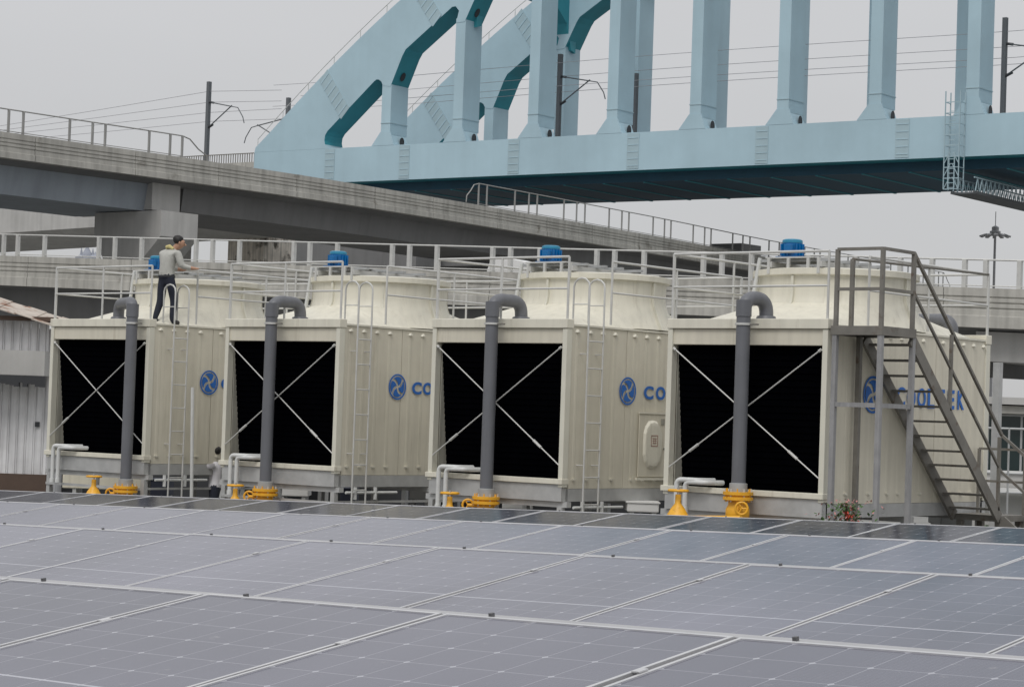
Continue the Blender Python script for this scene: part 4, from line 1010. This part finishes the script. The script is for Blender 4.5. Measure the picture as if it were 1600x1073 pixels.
J = dict(pelvis=(0.0,0,0.93,(0.165,0.135)), belly=(0.0,0,1.10,(0.18,0.145)), chest=(0.03,0,1.33,(0.22,0.165)), upper=(0.07,0,1.45,(0.19,0.13)), neck=(0.13,-0.05,1.53,0.062),
         head=(0.19,-0.13,1.60,(0.075,0.082)), head2=(0.21,-0.16,1.655,(0.082,0.09)), head3=(0.20,-0.165,1.735,(0.06,0.066)),
         hipL=(-0.02,0.10,0.86,0.105), kneeL=(-0.02,0.12,0.48,0.072), ankleL=(-0.16,0.13,0.09,0.05), footL=(-0.10,0.13,0.045,0.045), toeL=(0.04,0.14,0.035,0.04),
         hipR=(0.03,-0.10,0.86,0.105), kneeR=(0.12,-0.12,0.48,0.072), ankleR=(0.08,-0.12,0.09,0.05), footR=(0.14,-0.12,0.045,0.045), toeR=(0.28,-0.12,0.035,0.04),
         shL=(0.07,0.225,1.43,0.085), elL=(0.16,0.28,1.16,0.062), wrL=(0.38,0.10,1.13,0.04), handL=(0.44,0.02,1.13,0.038),
         shR=(0.08,-0.225,1.43,0.085), elR=(0.12,-0.31,1.17,0.062), wrR=(0.28,-0.42,1.14,0.042), handR=(0.33,-0.48,1.14,0.038),
         fingerA=(0.38,-0.54,1.135,0.012), fingerB=(0.39,-0.52,1.13,0.012), fingerC=(0.36,-0.55,1.13,0.012), fingerD=(0.49,-0.04,1.12,0.012), fingerE=(0.50,-0.02,1.12,0.012), fingerF=(0.48,-0.06,1.12,0.012))
Eg = [('pelvis','belly'),('belly','chest'),('chest','upper'),('upper','neck'),('neck','head'),('head','head2'),('head2','head3'),
      ('pelvis','hipL'),('hipL','kneeL'),('kneeL','ankleL'),('ankleL','footL'),('footL','toeL'),('pelvis','hipR'),('hipR','kneeR'),('kneeR','ankleR'),('ankleR','footR'),('footR','toeR'),
      ('upper','shL'),('shL','elL'),('elL','wrL'),('wrL','handL'),('upper','shR'),('shR','elR'),('elR','wrR'),('wrR','handR'),
      ('handR','fingerA'),('handR','fingerB'),('handR','fingerC'),('handL','fingerD'),('handL','fingerE'),('handL','fingerF')]
man, sd2 = figure('person', manx, fw, J, Eg, 'man in grey long-sleeved shirt and dark trousers standing on the farthest tower deck, looking down', [skin, shirt, jeans, shoe])
def pp(b, f, s, u, sv=None, fwd=None): return b + (fwd or fw)*f + (sv or sd2)*s + Z*u
def hair_cap(parent, b, hc, r, fwd, sv, tilt=0.35):
    mb = MB(); n_ = 20; rows = 9
    up = (Z*0.93+fwd*0.0-fwd*tilt*0.3).normalized(); bk = (-fwd*0.9-Z*0.1).normalized()
    for i in range(rows+1):
        ph = math.pi*0.70*i/rows
        for j in range(n_):
            th = 2*math.pi*j/n_; d = V((math.sin(ph)*math.cos(th), math.sin(ph)*math.sin(th), math.cos(ph)))
            front = max(0, math.cos(th)); k = 1-0.42*front*max(0, (ph-0.95))
            jit = 1+random.uniform(-0.03, 0.05)
            mb.v.append(hc + (fwd*d.x*r*1.14 + sv*d.y*r*0.98)*k*jit + (Z*0.96+bk*0.25)*d.z*r*1.08*jit + fwd*(-0.012))
    for i in range(rows):
        for j in range(n_): mb.f.append([i*n_+j, i*n_+(j+1)%n_, (i+1)*n_+(j+1)%n_, (i+1)*n_+j])
    mb.smooth = True; return mb.build('hair', hairm, parent)
hf = (fw*0.62-sd2*0.78).normalized(); hs = V((-hf.y, hf.x, 0))
hair_cap(man, manx, pp(manx, 0.20, -0.155, 1.70)-hf*0.02, 0.106, hf, hs)
hcn = pp(manx, 0.205, -0.155, 1.645)
MB().tube([hcn+hf*0.075+Z*0.0, hcn+hf*0.108-Z*0.035, hcn+hf*0.075-Z*0.05], [0.01, 0.018, 0.012], 8).build('nose', skin, man)
for sg in (-1, 1):
    MB().lathe(hcn+hs*0.083*sg-hf*0.01+Z*0.0, [(0.004, -0.03), (0.02, -0.02), (0.024, 0.005), (0.018, 0.03), (0.004, 0.035)], 10).build('ear', skin, man)
    MB().lathe(hcn+hf*0.080+hs*0.032*sg+Z*0.01, [(0.002, -0.008), (0.010, 0.0), (0.002, 0.008)], 8).build('eye', darkbox, man)
MB().tube([pp(manx, 0.06, -0.10, 1.52), pp(manx, 0.02, -0.03, 1.57), pp(manx, 0.03, 0.05, 1.56), pp(manx, 0.10, 0.10, 1.50)], [0.03, 0.042, 0.04, 0.03], 10).build('neck_towel', towel, man)
MB().lathe(pp(manx, 0.0, 0, 0.945), [(0.166, 0), (0.176, 0.0), (0.176, 0.035), (0.166, 0.035)], 20).build('belt', darkbox, man)
pa = MB(); pa.obox(pp(manx, 0.46, -0.34, 1.165), hf, hs, Z, 0.15, 0.11, 0.004); tag(pa.build('paper_sheet', paper), 'white paper sheet held in the hands of the man on the tower deck', 'paper')
# worker between the two far towers
gb = at(338, 700, 46.6); gb.z = GZ; gf = V((-0.75, -0.66, 0)).normalized()
J2 = dict(pelvis=(0,0,0.92,(0.15,0.12)), belly=(0,0,1.10,(0.15,0.11)), chest=(0.02,0,1.33,(0.18,0.125)), upper=(0.02,0,1.46,(0.15,0.10)), neck=(0.03,0,1.54,0.058), head=(0.05,0,1.60,(0.075,0.085)), head2=(0.055,0,1.67,(0.085,0.095)), head3=(0.05,0,1.745,(0.06,0.07)),
          hipL=(0,0.10,0.86,0.10), kneeL=(0.03,0.12,0.48,0.07), ankleL=(0,0.13,0.09,0.05), footL=(0.05,0.13,0.045,0.045), toeL=(0.19,0.14,0.035,0.04),
          hipR=(0,-0.10,0.86,0.10), kneeR=(0.03,-0.12,0.48,0.07), ankleR=(0,-0.12,0.09,0.05), footR=(0.05,-0.12,0.045,0.045), toeR=(0.19,-0.12,0.035,0.04),
          shL=(0.03,0.18,1.43,0.075), elL=(0.30,0.20,1.36,0.052), wrL=(0.52,0.18,1.42,0.038), handL=(0.60,0.17,1.46,0.036),
          shR=(0.03,-0.18,1.43,0.075), elR=(0.28,-0.20,1.30,0.052), wrR=(0.50,-0.16,1.36,0.038), handR=(0.58,-0.14,1.38,0.036),
          fingerA=(0.65,0.19,1.51,0.012), fingerB=(0.66,0.17,1.50,0.012), fingerC=(0.65,0.15,1.50,0.012), fingerD=(0.64,-0.12,1.41,0.012), fingerE=(0.64,-0.14,1.42,0.012), fingerF=(0.63,-0.16,1.41,0.012))
man2, sd3 = figure('person', gb, gf, J2, Eg, 'worker in pale patterned shirt standing on the ground between the two far towers, arms raised', [skin, wshirt, jeans, shoe])
hair_cap(man2, gb, gb+gf*0.03+Z*1.715, 0.103, gf, sd3)
MB().tube([gb+gf*0.14+Z*1.67, gb+gf*0.17+Z*1.645, gb+gf*0.14+Z*1.635], [0.01, 0.016, 0.012], 8).build('nose', skin, man2)

# flowering plant under the nearest tower
fp = at(1322, 803, 33.7); pl_t = thing('flowering_plant', (fp.x, fp.y, GZ), 'potted plant with pink and red flowers at the foot of the staircase posts', 'plant')
MB().lathe((fp.x, fp.y, GZ), [(0.01, 0), (0.22, 0), (0.30, 0.4), (0.26, 0.4), (0.01, 0.36)], 16).build('pot', brown, pl_t)
MB().tube([(fp.x, fp.y, GZ+0.3), (fp.x, fp.y, fp.z+0.1)], 0.02, 6).build('stem', brown, pl_t)
for nm, mt_, cnt, sz in (('foliage', leafm, 420, 0.045), ('pink_flowers', pinkf, 190, 0.03), ('red_flowers', redf, 34, 0.035)):
    mb = MB()
    for _ in range(cnt):
        th = random.uniform(0, 6.28); r = abs(random.gauss(0, 0.17)); z = random.uniform(-0.35, 0.16) if nm == 'foliage' else random.uniform(-0.16, 0.22)
        if nm == 'red_flowers': c = V((fp.x+0.12+random.gauss(0, 0.06), fp.y+random.gauss(0, 0.06)-0.1, fp.z-0.02+random.gauss(0, 0.05)))
        else: c = V((fp.x+1.25*r*math.cos(th), fp.y+1.25*r*math.sin(th), fp.z+z))
        d = V((random.uniform(-1,1), random.uniform(-1,1), random.uniform(-0.5,1))).normalized(); e_ = d.cross(Z); e_ = e_.normalized() if e_.length > 0.01 else X
        mb.quad(c-d*sz, c+e_*sz*0.5, c+d*sz, c-e_*sz*0.5)
    struct(mb.build(nm, mt_, pl_t), 'stuff')

# ================================================================== SHED at the far left
SHD = 54.0
def sp(x, y, D=SHD): return at(x, y, D)
sA = V((sp(-90,600).x, sp(-90,600).y, 0)); sB = V((sp(80,600).x, sp(80,600).y, 0)); su = (sB-sA).normalized(); sn = V((-su.y, su.x, 0))
shed = thing('corrugated_shed', (sA.x, sA.y, GZ), 'old corrugated metal shed with rusty roof and dark torn awning edge beside the farthest tower', 'shed')
Ls = (sB-sA).length; zt1 = sp(40,505).z; zaw = sp(40,548).z; zaw2 = sp(40,590).z; zwb = sp(40,742).z
def corr(x0, x1, z0, z1, name, mtt, yoff=0.0, pitch=0.205):
    k = 0; x = x0
    while x < x1-0.02:
        e_ = min(x+pitch, x1); mb = MB()
        w_ = e_-x
        prof = [(0.004, 0.0), (0.02, 0.0), (0.035, -0.028), (w_-0.05, -0.028), (w_-0.035, 0.0), (w_-0.004, 0.0)]
        for z in (z0, z1):
            for p in prof: mb.v.append(sA + su*(x+p[0]) + sn*(yoff+p[1]) + Z*z)
        for z in (z0, z1):
            mb.v.append(sA + su*(x+0.004) + sn*(yoff+0.02) + Z*z); mb.v.append(sA + su*(e_-0.004) + sn*(yoff+0.02) + Z*z)
        for j in range(5): mb.f.append([j, j+1, 6+j+1, 6+j])
        mb.f.append([12, 13, 15, 14]); mb.f.append([0, 6, 14, 12]); mb.f.append([5, 13, 15, 11])
        mb.build(name, mtt, shed); x += pitch
corr(0, Ls, zwb, zaw2+0.1, 'wall_sheet', shedm); corr(0, Ls-0.1, zaw, zt1+0.06, 'upper_sheet', shedm, 0.02)
MB().obox(sA+su*(Ls/2)+sn*2.5+Z*((zt1+GZ)/2-0.05), su, sn, Z, Ls/2-0.02, 2.4, (zt1-GZ)/2-0.06).build('wall', shedm, shed)
MB().obox(sA+su*(Ls/2)+sn*(-0.45)+Z*((zaw+zaw2)/2+0.02), su, sn, Z, Ls/2, 0.40, (zaw-zaw2)/2-0.03).build('awning_slab', conc2, shed)
mb = MB()
for k in range(26):
    x_ = k*Ls/26; h_ = random.uniform(0.16, 0.30); w_ = Ls/26*1.15
    mb.obox(sA+su*(x_+w_/2)-sn*0.80+Z*(zaw2-h_/2+0.04), su, sn, Z, w_/2, 0.08+0.001*(k % 3), h_/2)
struct(mb.build('awning_fringe', darkbox, shed), 'stuff')
MB().obox(sA+su*(Ls/2)+sn*(-0.06)+Z*((zwb+GZ)/2), su, sn, Z, Ls/2, 0.12, (zwb-GZ)/2-0.005).build('footing', brown, shed)
MB().obox(sA+su*(Ls/2)+sn*(-0.08)+Z*(zwb+0.0), su, sn, Z, Ls/2, 0.06, 0.03).build('base_rail', brown, shed)
MB().obox(sA+su*(Ls-0.28)-sn*0.06+Z*(sp(66,663).z), su, sn, Z, 0.05, 0.03, 0.06).build('door_latch', darkbox, shed)
# roof: sheets sloping down towards the near tower
zr0 = sp(0,473).z; zr1 = sp(78,497).z
x_ = -0.3; k = 0
while x_ < Ls+0.25:
    za = zr0 + (zr1-zr0)*(x_-1.9)/(Ls-1.9) if Ls > 1.9 else zr0
    nx_ = x_+0.42
    za = sp(0,474).z + (sp(78,498).z-sp(0,474).z)*((x_+0.2)-(V((sp(0,474).x, sp(0,474).y, 0))-sA).dot(su))/((V((sp(78,498).x, sp(78,498).y, 0))-V((sp(0,474).x, sp(0,474).y, 0))).dot(su))
    sl = (sp(78,498).z-sp(0,474).z)/((V((sp(78,498).x, sp(78,498).y, 0))-V((sp(0,474).x, sp(0,474).y, 0))).dot(su))
    dirx = (su+Z*sl).normalized(); nrm = sn.cross(dirx)*-1
    for r_ in range(1):
        c = sA + su*(x_+0.21) + sn*(0.1+r_*1.5) + Z*(za-0.02+r_*0.22+0.02*(k % 2))
        MB().obox(c, dirx, (sn+Z*0.14).normalized(), Z, 0.235, 0.80, 0.012).build('roof_sheet', rust, shed)
    x_ = nx_; k += 1
MB().obox(sA+su*(Ls/2)+sn*(-0.35)+Z*(zt1+0.10), su, sn, Z, Ls/2+0.15, 0.15, 0.05).build('eaves_board', brown, shed)

# ================================================================== small building to the right, railings
RB = 52.0
rA = V((at(1536,700,RB).x, at(1536,700,RB).y, 0)); rB = V((at(1680,700,RB).x, at(1680,700,RB).y, 0)); ru = (rB-rA).normalized(); rn = V((-ru.y, ru.x, 0)); rz = lambda y_: at(1575, y_, RB).z
hut = thing('small_building', (rA.x, rA.y, GZ), 'small pale building with a dark wide window behind the lower flight of the staircase', 'building')
def hb(x0, x1, y0, y1, z0, z1, nm, mt_, par=hut): return MB().obox(rA+ru*((x0+x1)/2)+rn*((y0+y1)/2)+Z*((z0+z1)/2), ru, rn, Z, (x1-x0)/2, (y1-y0)/2, (z1-z0)/2).build(nm, mt_, par)
WX = 2.4
hb(-0.3, WX, -0.45, 2.9, rz(646), rz(634), 'eaves_beam', conc); hb(-0.4, WX, -0.6, 3.0, rz(632), rz(621), 'roof', conc2)
hb(-0.2, 0.05, 0, 2.8, GZ, rz(648), 'wall', conc2); hb(0.05, WX, 0, 2.8, GZ, rz(738), 'wall', conc2); hb(0.05, WX, 2.7, 2.8, rz(736), rz(648), 'wall', greyd)
wn = hb(0.05, WX, -0.06, -0.01, rz(740), rz(735), 'window_sill', whitep)
fr_ = hb(0.05, WX, 0.02, 0.06, rz(650), rz(647), 'window_frame', galv)
for xx in (0.08, 0.85, 1.6): hb(xx, xx+0.05, 0.021, 0.059, rz(735), rz(650), 'mullion', galv, fr_)
for (xa, xb) in ((0.13, 0.85), (0.90, 1.6), (1.65, WX)): hb(xa, xb, 0.03, 0.045, rz(735), rz(650), 'pane', glassm, fr_)
hb(-0.3, WX, -0.5, -0.1, rz(768), rz(762), 'ledge', whitep)
# hedge seen through/over
hg = MB()
for _ in range(1500):
    c = rA + ru*random.uniform(-0.3, 2.5) + rn*random.uniform(-1.15, -0.7) + Z*(GZ + random.uniform(0, 0.55))
    d = V((random.uniform(-1,1), random.uniform(-1,1), random.uniform(-1,1))).normalized(); e_ = d.cross(Z).normalized()
    hg.quad(c-d*0.05, c+e_*0.03, c+d*0.05, c-e_*0.03)
struct(hg.build('hedge_foliage', leafm), 'stuff')
pq = at(1556, 700, 44.0); cpo = MB().box(pq.x-0.07, pq.x+0.07, pq.y-0.07, pq.y+0.07, GZ, at(1556,566,44.0).z).build('steel_column', galvm)
tag(cpo, 'tall grey steel column standing just right of the nearest tower behind the stair rails', 'column')
yard = thing('yard_railing', (at(1535,700,46).x, at(1535,700,46).y, GZ), 'thin grey pipe railing in the yard behind the foot of the staircase', 'railing')
ya_, yb3 = at(1533,668,46.0), at(1680,673,46.0)
for yy in (668, 738, 768): MB().tube([at(1533,yy,46.0), at(1690,yy+5,46.0)], 0.022, 8).build('rail', galv, yard)
for xx in (1533, 1577, 1621, 1665):
    q = at(xx, 668, 46.0); MB().tube([q, V((q.x, q.y, GZ))], 0.022, 8).build('post', galv, yard)

# ================================================================== clutter under and behind the towers
def clutter(name, x0, x1, yt, yb_, D, dep, mt_, label, cat, extra=None):
    a_ = at(x0, yt, D); b_ = at(x1, yt, D); u_ = (b_-a_); u_.z = 0; ln = u_.length; u_.normalize(); n_ = V((-u_.y, u_.x, 0)); z1 = (a_.z+b_.z)/2; z0 = at((x0+x1)/2, yb_, D).z
    t = thing(name, (a_.x, a_.y, max(GZ, z0)), label, cat)
    MB().obox(a_+u_*ln/2+n_*dep/2+Z*((z0+z1)/2-a_.z), u_, n_, Z, ln/2, dep/2, (z1-z0)/2).build('casing', mt_, t, bevel=0.02)
    MB().obox(a_+u_*ln/2+n_*dep/2+Z*(z1-a_.z+0.012), u_, n_, Z, ln/2+0.02, dep/2+0.02, 0.011).build('lid', mt_, t)
    for k in (0.15, 0.85): MB().obox(a_+u_*ln*k+n_*dep/2+Z*((z0+GZ)/2-a_.z), u_, n_, Z, 0.04, dep/2-0.03, max(0.02, (z0-GZ)/2-0.004)).build('foot', galvm, t)
    return t
clutter('duct_box', 785, 833, 779, 795, 43.2, 0.8, whitep, 'white duct box glimpsed under the tower with the access door', 'duct')
clutter('duct_box', 980, 1030, 786, 800, 39.5, 0.8, whitep, 'white duct box glimpsed beside the corner leg under the door tower', 'duct')
clutter('duct_box', 640, 672, 766, 780, 46, 1.0, whitep, 'short white duct box glimpsed between the middle two towers', 'duct')
clutter('duct_box', 434, 482, 757, 775, 47.6, 0.8, whitep, 'white sloping duct box under the tower by the ground worker', 'duct')
clutter('duct_box', 98, 222, 738, 764, 50.5, 0.8, cream, 'cream wall box seen under the farthest tower behind the valves', 'duct')
clutter('storage_crate', 232, 262, 750, 775, 52, 1.0, jeans, 'dark blue crate on the ground under the farthest tower side', 'crate')
clutter('storage_crate', 532, 556, 764, 790, 48, 1.0, jeans, 'dark blue crate on the ground under the second farthest tower', 'crate')
clutter('pump_skid', 1470, 1520, 798, 822, 40, 1.2, greyd, 'grey pump casing on the ground behind the stair landing', 'pump')
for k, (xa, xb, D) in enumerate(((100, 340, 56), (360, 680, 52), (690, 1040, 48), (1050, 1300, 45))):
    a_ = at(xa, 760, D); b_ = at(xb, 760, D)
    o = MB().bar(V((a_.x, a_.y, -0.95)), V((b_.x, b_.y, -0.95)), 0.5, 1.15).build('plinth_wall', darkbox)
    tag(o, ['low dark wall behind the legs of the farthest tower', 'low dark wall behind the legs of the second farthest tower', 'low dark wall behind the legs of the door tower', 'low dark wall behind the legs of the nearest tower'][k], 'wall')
# small clamps pipes under sides
for i in range(3):
    X0 = XO[i]
    t = thing('drain_pipe', (X0+0.1, 0.5, GZ), ['white drain pipe hung under the side of the farthest tower', 'white drain pipe hung under the side of the second farthest tower', 'white drain pipe hung under the side of the door tower'][i], 'water pipe')
    MB().tube([(X0+0.10, 0.2, -0.42), (X0+0.10, 1.6, -0.42)], 0.025, 8).build('pipe', wpvc, t)
    for yy in (0.45, 1.0): MB().tube([(X0+0.10, yy, -0.32), (X0+0.10, yy, -0.55)], 0.035, 8).build('tee', wpvc, t)

# ================================================================== SOLAR ROWS
b_ax = V((0.99893, -0.03859, 0.02557)).normalized(); a_ax = V((0.0341, 0.98697, 0.15727)); a_ax = (a_ax-b_ax*a_ax.dot(b_ax)).normalized(); n_ax = b_ax.cross(a_ax).normalized()
PR = V((18.53644, -29.98544, -1.25554))
PW, PL = 1.134, 2.28
rooftop = MB().box(-45, 45, -42, -5.2, -0.95, -0.75).build('roof', roofm); struct(rooftop)
MB_p = {}
def panel_mesh(key, glassmat):
    me = bpy.data.meshes.new('solar_panel')
    w_, l_ = PW-(0.024 if key == 'row4' else 0.014), PL-0.005; t = 0.035; i_ = 0.014 if key in ('row4', 'row3') else 0.017
    vs_ = [(-w_/2+i_, -l_+i_, 0), (w_/2-i_, -l_+i_, 0), (w_/2-i_, -i_, 0), (-w_/2+i_, -i_, 0)]
    vs_ += [(x, y, -0.006) for x, y, z in vs_]
    me.from_pydata(vs_, [], [(0,1,2,3), (7,6,5,4), (0,4,5,1), (1,5,6,2), (2,6,7,3), (3,7,4,0)])
    uvl = me.uv_layers.new(name='UVMap')
    for p in me.polygons:
        for li in p.loop_indices:
            v_ = me.vertices[me.loops[li].vertex_index].co; uvl.data[li].uv = ((v_.x+w_/2-i_)/(w_-2*i_), (v_.y+l_-i_)/(l_-2*i_))
    me.materials.append(glassmat)
    fb = MB()
    for (x0_, x1_, y0_, y1_) in ((-w_/2, w_/2, -l_, -l_+i_), (-w_/2, w_/2, -i_, 0), (-w_/2, -w_/2+i_, -l_+i_, -i_), (w_/2-i_, w_/2, -l_+i_, -i_)):
        fb.box(x0_, x1_, y0_, y1_, -0.035, 0.0035)
    fm = bpy.data.meshes.new('frame'); fm.from_pydata([tuple(v_) for v_ in fb.v], [], fb.f); fm.materials.append(alu)
    cb = MB(); cb.box(-0.014, 0.014, -0.02, 0.02, 0.004, 0.008); cm = bpy.data.meshes.new('clamp'); cm.from_pydata([tuple(v_) for v_ in cb.v], [], cb.f); cm.materials.append(alu)
    return me, fm, cm
rows = [('row4', 9.225, 2.05, -10.90, sol_near, 'nearest row of large solar panels, its top edge carrying the dark rail clamps', -3, 4),
        ('row3', 10.97, 1.28, -11.79, sol_mid, 'second nearest row of dusty grey solar panels with a pale centre line', -5, 7),
        ('row2', 11.91, 0.944, -13.03, sol_mid, 'third row of solar panels from the foreground, smooth pale grey', -7, 9),
        ('row1', 12.43, 0.747, -16.03, sol_far, 'farthest row of solar panels, dark reflections put into the glass colour, directly below the cooling towers', -6, 16)]
for rn_, vtop, pitch, ph, gm, lab, k0, k1 in rows:
    kf = PW/pitch
    def Pp(u, v): return CAM + (PR + b_ax*u + a_ax*v - CAM)*kf
    me, fm, cm = panel_mesh(rn_, gm)
    tl = {'row1': -1.7, 'row2': -0.5}.get(rn_, 0.0)
    R3 = (Matrix((b_ax, a_ax, n_ax)).transposed() @ Matrix.Rotation(math.radians(tl), 3, 'X')).to_4x4()
    org = Pp(ph, vtop)
    row = thing('solar_panel_row', org, lab, 'solar panels', 'rows of solar panels on the near roof')
    row.rotation_euler = R3.to_euler()
    for k in range(k0, k1+1):
        jx = random.uniform(-0.004, 0.004)
        o = bpy.data.objects.new('solar_panel', me); COL.objects.link(o); o.parent = row; o.location = ((k+0.5)*PW, jx, random.uniform(-0.001, 0.001)); o.rotation_euler = (random.uniform(-0.004, 0.004), random.uniform(-0.004, 0.004), 0)
        fo_ = bpy.data.objects.new('frame', fm); COL.objects.link(fo_); fo_.parent = o
        for yy in (-0.45, -1.75):
            c = bpy.data.objects.new('clamp', cm); COL.objects.link(c); c.parent = row; c.location = (k*PW, yy, 0.0)
    def rowpart(mb, name, mtt):
        m3 = bpy.data.meshes.new(name); m3.from_pydata([tuple(v_) for v_ in mb.v], [], mb.f); m3.materials.append(mtt)
        o = bpy.data.objects.new(name, m3); COL.objects.link(o); o.parent = row; return o
    xa, xb = k0*PW, (k1+1)*PW
    rowpart(MB().box(xa, xb, 0.008, 0.05, -0.06, -0.002), 'top_rail', aluD)
    rowpart(MB().box(xa, xb, -0.47, -0.43, -0.09, -0.040), 'purlin', aluD); rowpart(MB().box(xa, xb, -1.77, -1.73, -0.09, -0.040), 'purlin', aluD)
    for k in range(k0, k1+1):
        rowpart(MB().box((k+0.16)*PW-0.006, (k+0.16)*PW+0.007, 0.015, 0.030, -0.004, 0.010), 'rail_clamp', clampm)
    for k in range(k0, k1+2, 2):
        for yy in (-0.3, -1.9):
            pw = R3 @ V((k*PW, yy, -0.09)) + org; lo = MB().box(pw.x-0.025, pw.x+0.025, pw.y-0.025, pw.y+0.025, -0.748, pw.z-0.0)
            m3 = bpy.data.meshes.new('leg'); inv = R3.inverted(); m3.from_pydata([tuple(inv @ (v_-org)) for v_ in lo.v], [], lo.f); m3.materials.append(galvm)
            o = bpy.data.objects.new('leg', m3); COL.objects.link(o); o.parent = row
